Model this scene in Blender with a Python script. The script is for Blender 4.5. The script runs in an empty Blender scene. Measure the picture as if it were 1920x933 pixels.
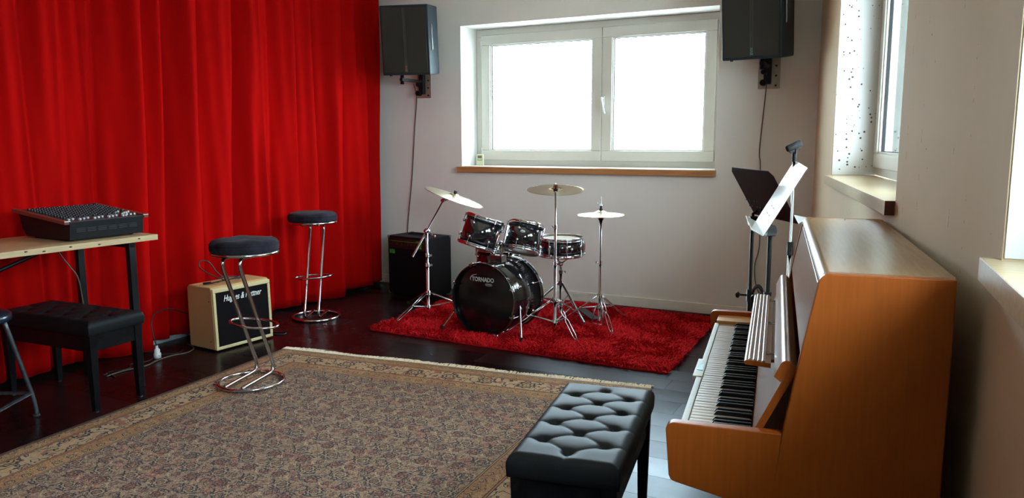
import bpy, bmesh, math, random
import numpy as np
from mathutils import Matrix, Vector, Euler, Quaternion
random.seed(7)
rng = np.random.default_rng(11)
R = math.radians
PI = math.pi
SC = bpy.context.scene
COL = SC.collection

# ------------------------------------------------------------------ camera
cam_d = bpy.data.cameras.new('camera')
cam = bpy.data.objects.new('camera', cam_d)
COL.objects.link(cam)
cam_d.sensor_fit = 'HORIZONTAL'
cam_d.sensor_width = 36.0
cam_d.lens = 36.0 * 1447.0 / 1920.0
cam_d.clip_start = 0.05
YAW, PITCH, ROLL = R(27.2455), math.atan(205.5 / 1447.0), -0.0033
cf = Vector((0, math.cos(PITCH), -math.sin(PITCH)))
cr = Vector((1, 0, 0))
cu = cr.cross(cf)
cr2 = cr * math.cos(ROLL) + cu * math.sin(ROLL)
cu2 = cu * math.cos(ROLL) - cr * math.sin(ROLL)
m3 = Matrix((cr2, cu2, -cf)).transposed()
cam.matrix_world = Matrix.Translation((0, 0, 1.45)) @ Matrix.Rotation(YAW, 4, 'Z') @ m3.to_4x4()
SC.camera = cam

# ------------------------------------------------------------------ light
SC.view_settings.view_transform = 'Standard'
SC.view_settings.look = 'None'
SC.view_settings.gamma = 1.0
SC.view_settings.use_curve_mapping = False
SC.view_settings.exposure = 0.4
world = bpy.data.worlds.new('overcast_sky')
SC.world = world
world.use_nodes = True
wn = world.node_tree
bg = wn.nodes['Background']
bg.inputs[0].default_value = (0.70, 0.88, 1.0, 1)
bg.inputs[1].default_value = 22.0


def portal(name, M, w, h):
    ld = bpy.data.lights.new(name, 'AREA')
    ld.shape = 'RECTANGLE'
    ld.size = w
    ld.size_y = h
    ld.cycles.is_portal = True
    o = bpy.data.objects.new(name, ld)
    COL.objects.link(o)
    o.matrix_world = M


# ------------------------------------------------------------------ materials
MATS = {}


class N:
    """small wrapper to write shader maths as expressions"""
    def __init__(s, nt, sock):
        s.nt, s.s = nt, sock

    def _op(s, op, *a, clamp=False):
        n = s.nt.nodes.new('ShaderNodeMath')
        n.operation = op
        n.use_clamp = clamp
        for i, v in enumerate((s,) + a):
            if isinstance(v, N):
                s.nt.links.new(v.s, n.inputs[i])
            else:
                n.inputs[i].default_value = v
        return N(s.nt, n.outputs[0])

    def __add__(s, o): return s._op('ADD', o)
    def __sub__(s, o): return s._op('SUBTRACT', o)
    def __mul__(s, o): return s._op('MULTIPLY', o)
    def __truediv__(s, o): return s._op('DIVIDE', o)
    def abs(s): return s._op('ABSOLUTE')
    def sin(s): return s._op('SINE')
    def cos(s): return s._op('COSINE')
    def sqrt(s): return s._op('SQRT')
    def floor(s): return s._op('FLOOR')
    def fract(s): return s._op('FRACT')
    def gt(s, o): return s._op('GREATER_THAN', o)
    def lt(s, o): return s._op('LESS_THAN', o)
    def min(s, o): return s._op('MINIMUM', o)
    def max(s, o): return s._op('MAXIMUM', o)
    def atan2(s, o): return s._op('ARCTAN2', o)
    def between(s, a, b): return s.gt(a) * s.lt(b)


def newmat(name):
    m = bpy.data.materials.new(name)
    m.use_nodes = True
    nt = m.node_tree
    b = nt.nodes['Principled BSDF']
    return m, nt, b


def setb(b, **k):
    names = dict(col='Base Color', rough='Roughness', metal='Metallic', spec='Specular IOR Level', coat='Coat Weight',
                 coatr='Coat Roughness', sheen='Sheen Weight', sheenr='Sheen Roughness', ior='IOR', trans='Transmission Weight',
                 aniso='Anisotropic')
    for a, v in k.items():
        i = b.inputs[names[a]]
        if a == 'col' and len(v) == 3:
            v = (*v, 1)
        i.default_value = v


def noise(nt, scale=10, detail=4, rough=.5, coord='Object', stretch=(1, 1, 1), dist=0):
    tc = nt.nodes.new('ShaderNodeTexCoord')
    mp = nt.nodes.new('ShaderNodeMapping')
    mp.inputs['Scale'].default_value = stretch
    nt.links.new(tc.outputs[coord], mp.inputs[0])
    n = nt.nodes.new('ShaderNodeTexNoise')
    n.inputs['Scale'].default_value = scale
    n.inputs['Detail'].default_value = detail
    n.inputs['Roughness'].default_value = rough
    n.inputs['Distortion'].default_value = dist
    nt.links.new(mp.outputs[0], n.inputs['Vector'])
    return n


def ramp(nt, src, stops):
    r = nt.nodes.new('ShaderNodeValToRGB')
    while len(r.color_ramp.elements) < len(stops):
        r.color_ramp.elements.new(0.5)
    for e, (p, c) in zip(r.color_ramp.elements, stops):
        e.position = p
        e.color = (*c, 1) if len(c) == 3 else c
    nt.links.new(src, r.inputs[0])
    return r


def bump(nt, b, src, strength=.2, dist=.01):
    bm_ = nt.nodes.new('ShaderNodeBump')
    bm_.inputs['Strength'].default_value = strength
    bm_.inputs['Distance'].default_value = dist
    nt.links.new(src, bm_.inputs['Height'])
    nt.links.new(bm_.outputs[0], b.inputs['Normal'])


def M(name, col, rough=.5, metal=0, var=.0, scale=20, bmp=0, bdist=.002, stretch=(1, 1, 1), col2=None, **k):
    if name in MATS:
        return MATS[name]
    m, nt, b = newmat(name)
    setb(b, col=col, rough=rough, metal=metal, **k)
    if var or bmp or col2:
        n = noise(nt, scale, 5, .6, stretch=stretch)
        c2 = col2 or tuple(min(1, c * (1 + var)) for c in col)
        c1 = col if col2 else tuple(c * (1 - var) for c in col)
        rp = ramp(nt, n.outputs[0], [(.3, c1), (.7, c2)])
        nt.links.new(rp.outputs[0], b.inputs['Base Color'])
        if bmp:
            bump(nt, b, n.outputs[0], bmp, bdist)
    MATS[name] = m
    return m


def wood(name, c1, c2, rough=.3, stretch=(1, 14, 14), scale=6, bmp=.05, **k):
    return M(name, c1, rough, col2=c2, stretch=stretch, scale=scale, bmp=bmp, bdist=.001, **k)


CHROME = M('chrome', (.56, .56, .57), .14, 1, var=.05, scale=40)
STEEL = M('dull_steel', (.45, .46, .47), .35, 1, var=.15, scale=60)
BLACKM = M('black_metal', (.010, .010, .011), .42, 0, spec=.2, var=.2, scale=50)
BLACKP = M('black_plastic', (.011, .011, .012), .35, 0, spec=.22, var=.2, scale=80)
RUBBER = M('rubber', (.012, .012, .012), .8, 0, var=.2, scale=50)
SHELL = M('black_drum_lacquer', (.006, .007, .009), .08, 0, var=.2, scale=8, coat=1.0, coatr=.03)
HEADW = M('coated_drumhead', (.42, .36, .27), .35, 0, var=.06, scale=6)
HEADB = M('black_drumhead', (.008, .008, .009), .22, 0, var=.2, scale=12)
BRASS = M('cymbal_bronze', (.80, .72, .50), .24, 1, var=.08, scale=30)
SUEDE = M('charcoal_suede', (.022, .019, .026), .95, 0, var=.6, scale=9, bmp=.3, bdist=.003, sheen=.03, spec=.05)
LEATHER = M('black_leather', (.010, .011, .012), .46, 0, spec=.11, var=.2, scale=260, bmp=.08, bdist=.0006)
LACQ = M('black_lacquer_wood', (.006, .006, .007), .26, 0, spec=.18, var=.2, scale=10)
PIANO = wood('piano_veneer', (.29, .066, .008), (.35, .083, .011), .36, stretch=(18, 18, 1), scale=5, bmp=.03, spec=.25)
PIANOT = wood('piano_veneer_lid_lit', (.30, .175, .070), (.37, .22, .095), .27, stretch=(22, 1, 22), scale=5, bmp=.04, spec=.35)  # paler than the sides: reflected light on the lid put into the colour
PIANOF = wood('piano_veneer_front', (.27, .12, .050), (.33, .16, .068), .30, stretch=(22, 1, 22), scale=5, bmp=.04, spec=.28)
IVORY = M('ivory_key', (.33, .225, .14), .35, 0, spec=.3, var=.04, scale=14)
EBONY = M('ebony_key', (.008, .008, .009), .22, 0, var=.1, scale=30)
PINE = wood('pine_board', (.45, .30, .15), (.54, .39, .21), .5, stretch=(16, 1, 16), scale=4, bmp=.1)
BEECH = wood('beech_sill', (.36, .15, .05), (.46, .21, .085), .35, stretch=(1.2, 14, 14), scale=5, bmp=.04)
BEECH2 = wood('pale_sill', (.50, .38, .22), (.62, .50, .32), .3, stretch=(12, 1, 12), scale=5, bmp=.05)
TOLEX = M('cream_tolex', (.50, .31, .13), .55, 0, var=.08, scale=300, bmp=.25, bdist=.0008)
PIPING = M('cream_piping', (.60, .48, .25), .5, 0, var=.05, scale=60)
GRILLB = M('black_grille_cloth', (.007, .005, .006), .9, 0, spec=.08, var=.4, scale=400, bmp=.3, bdist=.001)
TOLEXB = M('black_tolex', (.010, .010, .012), .6, 0, spec=.18, var=.25, scale=300, bmp=.3, bdist=.001)
SPKB = M('speaker_blue_black', (.012, .020, .026), .5, 0, spec=.25, var=.15, scale=200, bmp=.3, bdist=.001)
PVC = M('white_pvc', (.60, .57, .50), .3, 0, var=.03, scale=5)
TRIMW = M('painted_trim', (.74, .68, .60), .5, 0, var=.05, scale=8)
LETTER = M('silver_letter', (.48, .47, .47), .4, 0, var=.04, scale=40)
WHITEL = M('white_letter', (.80, .79, .76), .5, 0, var=.03, scale=40)
GREEN = M('green_print', (.06, .55, .06), .5, 0, var=.1, scale=40)
WPAINT = M('white_enamel', (.80, .82, .82), .3, 0, var=.03, scale=20)
CABLE = M('black_cable', (.010, .009, .009), .5, 0, var=.2, scale=60)
CABLEW = M('brown_cable', (.10, .065, .04), .55, 0, var=.2, scale=60)
GREYC = M('grey_duct', (.34, .34, .34), .5, 0, var=.1, scale=20)
PLUGW = M('white_plug', (.70, .69, .68), .4, 0, var=.03, scale=40)
RAILM = M('rosewood_rail', (.16, .05, .035), .35, 0, var=.2, scale=30, stretch=(1, 8, 8))
PANELM = M('mixer_face', (.03, .018, .018), .45, 0, var=.2, scale=60)
PLATEM = M('steel_wall_plate', (.40, .34, .26), .45, .6, var=.1, scale=30)


def plaster(name, c1, c2, pits=False):
    m, nt, b = newmat(name)
    setb(b, rough=.85)
    n = noise(nt, 2.2, 6, .6, stretch=(1, 1, .5))
    r = ramp(nt, n.outputs[0], [(.3, c1), (.7, c2)])
    n2 = noise(nt, 70, 4, .6)
    out = r.outputs[0]
    if pits:
        tc = nt.nodes.new('ShaderNodeTexCoord')
        v = nt.nodes.new('ShaderNodeTexVoronoi')
        v.inputs['Scale'].default_value = 34 if pits == 2 else 16
        v.inputs['Randomness'].default_value = 1
        nt.links.new(tc.outputs['Object'], v.inputs['Vector'])
        n3 = noise(nt, 2.6, 3, .6, stretch=(1.5, 1.5, .6))
        d = N(nt, v.outputs['Distance'])
        g = N(nt, n3.outputs[0])
        thr = (g - .47) * (1.5 if pits == 2 else .45)
        pit = d.lt(thr.min(.22 if pits == 2 else .06))
        if pits == 1:                       # seams of the formwork: broken vertical rows of small holes
            sx = nt.nodes.new('ShaderNodeSeparateXYZ')
            nt.links.new(tc.outputs['Object'], sx.inputs[0])
            nl = N(nt, noise(nt, 30, 3, .6, stretch=(.3, .3, 1)).outputs[0])
            xw = N(nt, sx.outputs[0]) + (nl - .5) * .012
            for lx in (3.40, 3.62, 4.02, 4.17):
                pit = pit.max((xw - lx).abs().lt(.0022) * nl.gt(.58) * .6)
        mx = nt.nodes.new('ShaderNodeMix')
        mx.data_type = 'RGBA'
        nt.links.new(pit.s, mx.inputs[0])
        nt.links.new(out, mx.inputs[6])
        mx.inputs[7].default_value = (.10, .08, .07, 1)
        out = mx.outputs[2]
        h = N(nt, n2.outputs[0]) * .25 - pit
        bump(nt, b, h.s, .35, .003)
    else:
        bump(nt, b, n2.outputs[0], .12, .003)
    nt.links.new(out, b.inputs['Base Color'])
    MATS[name] = m
    return m


WALL = plaster('wall_paint', (.70, .665, .62), (.74, .705, .66))
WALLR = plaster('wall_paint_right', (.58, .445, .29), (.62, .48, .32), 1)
REVEAL = plaster('reveal_paint', (.66, .65, .63), (.72, .71, .69), 2)
CEIL = plaster('ceiling_paint', (.86, .76, .60), (.90, .80, .64))


def m_curtain():
    m, nt, b = newmat('red_curtain_cloth')
    setb(b, rough=.95, spec=.02)
    n = noise(nt, 3, 5, .6, stretch=(1, 1, .15))
    r = ramp(nt, n.outputs[0], [(.25, (.33, .0022, .0020)), (.75, (.41, .0028, .0024))])
    nt.links.new(r.outputs[0], b.inputs['Base Color'])
    n2 = noise(nt, 420, 2, .5)
    bump(nt, b, n2.outputs[0], .15, .001)
    return m


def m_rug():
    m, nt, b = newmat('red_shag_pile')
    setb(b, rough=.85, spec=.06)
    n = noise(nt, 26, 5, .7)
    r = ramp(nt, n.outputs[0], [(.3, (.40, .007, .010)), (.7, (.70, .016, .022))])
    nt.links.new(r.outputs[0], b.inputs['Base Color'])
    return m


def m_floor():
    m, nt, b = newmat('dark_laminate')
    oi = nt.nodes.new('ShaderNodeObjectInfo')
    rnd = N(nt, oi.outputs['Random'])
    n = noise(nt, 3, 6, .6, stretch=(1, 9, 1))
    r = ramp(nt, n.outputs[0], [(.3, (.009, .0035, .0035)), (.7, (.016, .006, .006))])
    hv = nt.nodes.new('ShaderNodeHueSaturation')
    nt.links.new(r.outputs[0], hv.inputs['Color'])
    nt.links.new((rnd * .4 + .8).s, hv.inputs['Value'])
    nt.links.new(hv.outputs[0], b.inputs['Base Color'])
    n2 = noise(nt, 9, 5, .65)
    ro = N(nt, n2.outputs[0]) * .10 + rnd * .10 + .19
    nt.links.new(ro.s, b.inputs['Roughness'])
    b.inputs['Specular IOR Level'].default_value = .13
    b.inputs['Specular Tint'].default_value = (.48, .80, 1, 1)  # blue of the sky put into the floor's reflection colour
    n3 = noise(nt, 5, 3, .5)
    bump(nt, b, n3.outputs[0], .05, .01)
    return m


def m_glass():
    m = bpy.data.materials.new('window_glass')
    m.use_nodes = True
    nt = m.node_tree
    nt.nodes.clear()
    o = nt.nodes.new('ShaderNodeOutputMaterial')
    mix = nt.nodes.new('ShaderNodeMixShader')
    fr = nt.nodes.new('ShaderNodeFresnel')
    geo = nt.nodes.new('ShaderNodeNewGeometry')
    ior = N(nt, geo.outputs['Backfacing']) * (1 / 1.5 - 1.5) + 1.5      # a thin pane: both faces act like the outer one
    nt.links.new(ior.s, fr.inputs[0])
    t = nt.nodes.new('ShaderNodeBsdfTransparent')
    g = nt.nodes.new('ShaderNodeBsdfGlossy')
    g.inputs['Roughness'].default_value = .01
    n = noise(nt, 2, 2, .5)
    r = ramp(nt, n.outputs[0], [(.3, (.93, .96, .96)), (.7, (.96, .98, .98))])
    nt.links.new(r.outputs[0], t.inputs[0])
    nt.links.new(fr.outputs[0], mix.inputs[0])
    nt.links.new(t.outputs[0], mix.inputs[1])
    nt.links.new(g.outputs[0], mix.inputs[2])
    nt.links.new(mix.outputs[0], o.inputs[0])
    return m


GLASS = m_glass()


def m_carpet(W, L):
    """hand-knotted pattern; uv map carries metres from the carpet's far left corner"""
    m, nt, b = newmat('oriental_carpet')
    setb(b, rough=.95)
    uv = nt.nodes.new('ShaderNodeUVMap')
    uv.uv_map = 'metres'
    wn_ = nt.nodes.new('ShaderNodeTexNoise')
    wn_.inputs['Scale'].default_value = 14
    wn_.inputs['Detail'].default_value = 2
    nt.links.new(uv.outputs[0], wn_.inputs['Vector'])
    sp = nt.nodes.new('ShaderNodeSeparateXYZ')
    nt.links.new(uv.outputs[0], sp.inputs[0])
    sc = nt.nodes.new('ShaderNodeSeparateColor')
    nt.links.new(wn_.outputs['Color'], sc.inputs[0])
    x0, y0 = N(nt, sp.outputs[0]), N(nt, sp.outputs[1])
    dx = (N(nt, sc.outputs[0]) - .5)
    dy = (N(nt, sc.outputs[1]) - .5)
    x = x0 + dx * .024
    y = y0 + dy * .024
    d = x0.min(x0 * -1 + W).min(y0.min(y0 * -1 + L))       # distance to the edge
    de = d + dx * .004

    def nz(scale, det=3, off=0.0):
        n = nt.nodes.new('ShaderNodeTexNoise')
        n.inputs['Scale'].default_value = scale
        n.inputs['Detail'].default_value = det
        mp = nt.nodes.new('ShaderNodeMapping')
        mp.inputs['Location'].default_value = (off, off * .7, off * 1.3)
        nt.links.new(uv.outputs[0], mp.inputs[0])
        nt.links.new(mp.outputs[0], n.inputs['Vector'])
        return N(nt, n.outputs[0])

    col = [None]

    def base(c):
        rgb = nt.nodes.new('ShaderNodeRGB')
        rgb.outputs[0].default_value = (*c, 1)
        col[0] = rgb.outputs[0]

    def over(mask, c):
        mx = nt.nodes.new('ShaderNodeMix')
        mx.data_type = 'RGBA'
        nt.links.new(mask.s, mx.inputs[0])
        nt.links.new(col[0], mx.inputs[6])
        if isinstance(c, tuple):
            mx.inputs[7].default_value = (*c, 1)
        else:
            nt.links.new(c, mx.inputs[7])
        col[0] = mx.outputs[2]

    DARK = (.050, .036, .040)
    NAVY = (.040, .045, .062)
    CREAM = (.54, .38, .235)
    TAUPE = (.33, .205, .135)
    ROSE = (.34, .140, .095)
    RUST = (.44, .175, .065)
    TAN = (.52, .31, .145)
    SELV = (.28, .22, .165)

    def rosettes(px, py, ox, oy, rad, petals, mask, ring, fill, stretch=1.0, ring2=None):
        fx = ((x + ox) / px)
        fy = ((y + oy) / py)
        lx = (fx.fract() - .5) * px
        ly = (fy.fract() - .5) * (py * stretch)
        r_ = (lx * lx + ly * ly).sqrt()
        th = ly.atan2(lx)
        wob = (th * petals).cos() * (rad * .13) + rad
        over(r_.lt(wob) * mask, fill)
        over((r_ - wob).abs().lt(rad * .16) * mask, ring)
        if ring2:
            over((r_ - wob * .80).abs().lt(rad * .07) * mask, ring2)
        over((r_ - rad * .52).abs().lt(rad * .09) * mask, DARK)
        over(r_.lt(rad * .30) * mask, CREAM if fill != CREAM else RUST)
        over(r_.lt(rad * .14) * mask, DARK)

    def leaves(px, py, ox, oy, rad, mask, c, lo=.2, hi=2.6):
        lx = (((x + ox) / px).fract() - .5) * px
        ly = (((y + oy) / py).fract() - .5) * py
        r_ = (lx * lx + ly * ly * 1.6).sqrt()
        th = ly.atan2(lx)
        over((r_ - rad).abs().lt(rad * .10) * th.between(lo, hi) * mask, c)

    one = d.gt(-1)
    field = d.gt(.38)
    # ---- field
    base(TAUPE)
    n1 = nz(9, 3)
    over(n1.gt(.56), ROSE)
    n2 = nz(34, 2, 3.1)
    over((n2 - .5).abs().lt(.020), CREAM)
    n3 = nz(30, 2, 7.7)
    over((n3 - .5).abs().lt(.018), DARK)
    n3b = nz(52, 2, 9.7)
    over((n3b - .42).abs().lt(.016), NAVY)
    P = .170
    leaves(P, P, 0, 0, .050, field, CREAM, .6, 2.0)
    leaves(P, P, 0, 0, .057, field, NAVY, .3, 2.2)
    leaves(P, P, P / 2, P / 2, .050, field, NAVY, -2.4, -.7)
    leaves(P, P, P / 2, 0, .040, field, DARK, -1.0, 1.2)
    leaves(P, P, 0, P / 2, .036, field, CREAM, 1.9, 3.2)
    rosettes(P, P, 0, 0, .032, 10, field, DARK, TAUPE, ring2=CREAM)
    rosettes(P, P, P / 2, P / 2, .027, 8, field, DARK, ROSE)
    rosettes(P * 1.25, P * .8, P * .62, 0, .019, 6, field, NAVY, TAUPE)
    rosettes(P, P, 0, P / 2, .017, 6, field, NAVY, ROSE)
    rosettes(P / 2, P / 2, P / 4, P / 4, .009, 5, field, DARK, RUST)
    over(field * (n2 - .60).abs().lt(.012), CREAM)
    # ---- guard bands
    guard = d.between(.022, .10).max(d.between(.275, .375))
    gcol = nz(5, 2, 5.5)
    over(guard, TAN)
    over(guard * gcol.gt(.5), (.44, .235, .10))
    over(guard * (nz(60, 2, 1.3) - .5).abs().lt(.03), RUST)
    over(guard * (nz(75, 2, 2.3) - .5).abs().lt(.022), DARK)
    rosettes(.075, .075, 0, .01, .017, 5, guard * (d - .062).abs().lt(.03).max((d - .325).abs().lt(.03)), DARK, TAN)
    # ---- main border
    mainb = d.between(.112, .263)
    over(mainb, CREAM)
    over(mainb * (nz(26, 2, 4.3) - .5).abs().lt(.045), TAN)
    over(mainb * (nz(22, 2, 8.3) - .5).abs().lt(.03), DARK)
    over(mainb * nz(13, 2, 6.3).gt(.63), ROSE)
    mid = mainb * (d - .187).abs().lt(.06)
    rosettes(.25, .187 * 2, 0, 0, .045, 8, mid, DARK, TAN)
    rosettes(.25, .25, .125, .06, .030, 8, mid, DARK, CREAM)
    # ---- lines
    for a in (.020, .100, .112, .263, .275, .375, .383):
        over((de - a).abs().lt(.0028), DARK)
    over((de - .106).abs().lt(.004), RUST)
    over((de - .269).abs().lt(.004), RUST)
    over((de - .379).abs().lt(.0025), TAN)
    over(d.lt(.019), SELV)
    # knots
    nk = nz(420, 2, .3)
    hs = nt.nodes.new('ShaderNodeHueSaturation')
    nt.links.new(col[0], hs.inputs['Color'])
    nt.links.new((nk * .42 + .60 + (nz(1.3, 2, 4) - .5) * .35).s, hs.inputs['Value'])
    nt.links.new(hs.outputs[0], b.inputs['Base Color'])
    bump(nt, b, nk.s, .4, .002)
    return m


# ------------------------------------------------------------------ mesh helpers
def frame_of(d):
    d = Vector(d).normalized()
    return d.to_track_quat('Z', 'Y').to_matrix()


class B:
    def __init__(s):
        s.bm = bmesh.new()

    def _add(s, vs, fs, T=None, smooth=False):
        bv = [s.bm.verts.new(T @ Vector(v) if T else v) for v in vs]
        for f in fs:
            try:
                fc = s.bm.faces.new([bv[i] for i in f])
                fc.smooth = smooth
            except ValueError:
                pass
        return s

    def box(s, x0, x1, y0, y1, z0, z1, T=None):
        v = [(x, y, z) for z in (z0, z1) for y in (y0, y1) for x in (x0, x1)]
        return s._add(v, [(0, 2, 3, 1), (4, 5, 7, 6), (0, 1, 5, 4), (1, 3, 7, 5), (3, 2, 6, 7), (2, 0, 4, 6)], T)

    def taper(s, c, w0, w1, z0, z1, T=None, sh=(0, 0)):
        """square post, w0 at z0 and w1 at z1"""
        v = []
        for z, w, o in ((z0, w0, sh), (z1, w1, (0, 0))):
            v += [(c[0] + o[0] + sx * w / 2, c[1] + o[1] + sy * w / 2, z) for sx, sy in ((-1, -1), (1, -1), (1, 1), (-1, 1))]
        return s._add(v, [(3, 2, 1, 0), (4, 5, 6, 7), (0, 1, 5, 4), (1, 2, 6, 5), (2, 3, 7, 6), (3, 0, 4, 7)], T)

    def prism(s, poly, y0, y1, T=None, axis='y'):
        """polygon in (x,z) pulled from y0 to y1"""
        n = len(poly)
        def P(a, c, t):
            return (a, t, c) if axis == 'y' else ((t, a, c) if axis == 'x' else (a, c, t))
        v = [P(a, c, y0) for a, c in poly] + [P(a, c, y1) for a, c in poly]
        f = [tuple(range(n))[::-1], tuple(range(n, 2 * n))] + [(i, (i + 1) % n, (i + 1) % n + n, i + n) for i in range(n)]
        return s._add(v, f, T)

    def lathe(s, prof, seg=24, T=None, smooth=True, closed=False):
        v, f = [], []
        n = len(prof)
        for k in range(seg):
            a = 2 * PI * k / seg
            v += [(r * math.cos(a), r * math.sin(a), z) for r, z in prof]
        m_ = n if closed else n - 1
        for k in range(seg):
            k2 = (k + 1) % seg
            for i in range(m_):
                j = (i + 1) % n
                f.append((k * n + i, k2 * n + i, k2 * n + j, k * n + j))
        return s._add(v, f, T, smooth)

    def cyl(s, p0, p1, r, seg=12, r1=None, caps=True):
        p0, p1 = Vector(p0), Vector(p1)
        d = p1 - p0
        h = d.length
        T = Matrix.Translation(p0) @ frame_of(d).to_4x4()
        r1 = r if r1 is None else r1
        prof = [(r, 0), (r1, h)]
        if caps:
            prof = [(0.0001, 0), (r, 0), (r, 0), (r1, h), (r1, h), (.0001, h)]
        return s.lathe(prof, seg, T, True)

    def ring(s, R_, r, z=0, seg=40, rs=8, T=None, arc=None):
        prof = [(R_ + r * math.cos(2 * PI * k / rs), z + r * math.sin(2 * PI * k / rs)) for k in range(rs)]
        return s.lathe(prof, seg, T, True, closed=True)

    def tube(s, pts, r, rs=8, smooth_n=0, closed=False, caps=True):
        pts = [Vector(p) for p in pts]
        if smooth_n:
            out = []
            n = len(pts)
            rngk = range(n if closed else n - 1)
            for i in rngk:
                p0 = pts[(i - 1) % n] if (closed or i > 0) else pts[0]
                p1, p2 = pts[i], pts[(i + 1) % n]
                p3 = pts[(i + 2) % n] if (closed or i + 2 < n) else pts[-1]
                for k in range(smooth_n):
                    t = k / smooth_n
                    out.append(.5 * ((2 * p1) + (p2 - p0) * t + (2 * p0 - 5 * p1 + 4 * p2 - p3) * t * t + (3 * p1 - p0 - 3 * p2 + p3) * t ** 3))
            if not closed:
                out.append(pts[-1])
            pts = out
        n = len(pts)
        v, f = [], []
        prev = None
        for i, p in enumerate(pts):
            a = pts[(i - 1) % n] if (closed or i > 0) else p
            c = pts[(i + 1) % n] if (closed or i < n - 1) else p
            t = (c - a).normalized()
            if prev is None:
                up = Vector((0, 0, 1)) if abs(t.z) < .9 else Vector((1, 0, 0))
                nx = t.cross(up).normalized()
            else:
                nx = (prev - t * prev.dot(t)).normalized()
            prev = nx
            ny = t.cross(nx)
            rr = r[i] if isinstance(r, (list, tuple)) else r
            v += [tuple(p + nx * (rr * math.cos(2 * PI * k / rs)) + ny * (rr * math.sin(2 * PI * k / rs))) for k in range(rs)]
        m_ = n if closed else n - 1
        for i in range(m_):
            j = (i + 1) % n
            for k in range(rs):
                k2 = (k + 1) % rs
                f.append((i * rs + k, i * rs + k2, j * rs + k2, j * rs + k))
        if caps and not closed:
            f.append(tuple(range(rs))[::-1])
            f.append(tuple(range((n - 1) * rs, n * rs)))
        return s._add(v, f, None, True)

    def ball(s, c, r, seg=12, sc=(1, 1, 1), T=None):
        n = 8
        prof = [(max(.0001, r * math.sin(PI * i / n)), -r * math.cos(PI * i / n)) for i in range(n + 1)]
        TT = (T or Matrix()) @ Matrix.Translation(c) @ Matrix.Diagonal((*sc, 1))
        return s.lathe(prof, seg, TT, True)

    def obj(s, name, mat, parent=None, T=None, bev=0, bseg=2, sub=0, auto=False):
        bmesh.ops.recalc_face_normals(s.bm, faces=s.bm.faces)
        me = bpy.data.meshes.new(name)
        s.bm.to_mesh(me)
        s.bm.free()
        me.materials.append(mat)
        o = bpy.data.objects.new(name, me)
        COL.objects.link(o)
        if parent:
            o.parent = parent
        if T is not None:
            o.matrix_basis = T
        if bev:
            md = o.modifiers.new('bevel', 'BEVEL')
            md.width = bev
            md.segments = bseg
            md.limit_method = 'ANGLE'
            md.angle_limit = R(40)
            for p in me.polygons:
                p.use_smooth = True
            wnm = o.modifiers.new('wn', 'WEIGHTED_NORMAL')
            wnm.keep_sharp = True
        return o


def thing(name, label, cat, loc=(0, 0, 0), rz=0, group=None, rot=None):
    o = bpy.data.objects.new(name, None)
    o.empty_display_size = .1
    COL.objects.link(o)
    o.location = loc
    if rot is not None:
        o.rotation_mode = 'QUATERNION'
        o.rotation_quaternion = rot
    else:
        o.rotation_euler = (0, 0, rz)
    o['label'] = label
    o['category'] = cat
    if group:
        o['group'] = group
    return o


def tag(o, label, cat, group=None):
    o['label'] = label
    o['category'] = cat
    if group:
        o['group'] = group
    return o


def struct(o):
    o['kind'] = 'structure'
    return o


def stuff(o):
    o['kind'] = 'stuff'
    return o


def copy_tree(o, parent=None):
    c = o.copy()
    COL.objects.link(c)
    c.parent = parent
    for ch in list(o.children):
        copy_tree(ch, c)
    return c


def shared(o, name, T):
    c = o.copy()
    c.name = name
    COL.objects.link(c)
    c.matrix_basis = T
    return c


def text(name, s, size, mat, parent, T, ext=.0008, shear=0, bold=0, sx=1):
    cu_ = bpy.data.curves.new(name + '_curve', 'FONT')
    cu_.body = s
    cu_.size = size
    cu_.extrude = ext
    cu_.shear = shear
    cu_.offset = bold
    cu_.align_x = 'CENTER'
    cu_.align_y = 'CENTER'
    cu_.resolution_u = 3
    tmp = bpy.data.objects.new(name + '_tmp', cu_)
    COL.objects.link(tmp)
    dg = bpy.context.evaluated_depsgraph_get()
    me = bpy.data.meshes.new_from_object(tmp.evaluated_get(dg))
    bpy.data.objects.remove(tmp)
    me.materials.clear()
    me.materials.append(mat)
    o = bpy.data.objects.new(name, me)
    COL.objects.link(o)
    o.parent = parent
    o.matrix_basis = T @ Matrix.Diagonal((sx, 1, 1, 1))
    return o


def Tm(x=0, y=0, z=0, rx=0, ry=0, rz=0):
    return Matrix.Translation((x, y, z)) @ Euler((rx, ry, rz)).to_matrix().to_4x4()


# text lying in the local XZ plane, facing -Y
FACE = Euler((PI / 2, 0, 0)).to_matrix().to_4x4()

# ------------------------------------------------------------------ room shell
YB = 6.355          # inner face of the back wall
ZC = 3.05
XL = -4.95
CORNER = Vector((-.66, YB, 0))
AW = R(10.9)
# local frame of the right wall: x = distance from the corner towards the camera, y = outwards
RW = Matrix(((math.sin(AW), math.cos(AW), 0, CORNER.x), (-math.cos(AW), math.sin(AW), 0, CORNER.y), (0, 0, 1, 0), (0, 0, 0, 1)))
AW2 = R(3.9)
ARC = [(RW @ Vector((4.20, 0, 0)), AW)]
for k_ in range(8):
    a_ = AW + (AW2 - AW) * (k_ + .5) / 8
    ARC.append((ARC[-1][0] + Vector((math.sin(a_), -math.cos(a_), 0)) * .0375, a_))
P2 = ARC[-1][0]
RW2 = Matrix(((math.sin(AW2), math.cos(AW2), 0, P2.x), (-math.cos(AW2), math.sin(AW2), 0, P2.y), (0, 0, 1, 0), (0, 0, 0, 1)))
TH = .42


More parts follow.
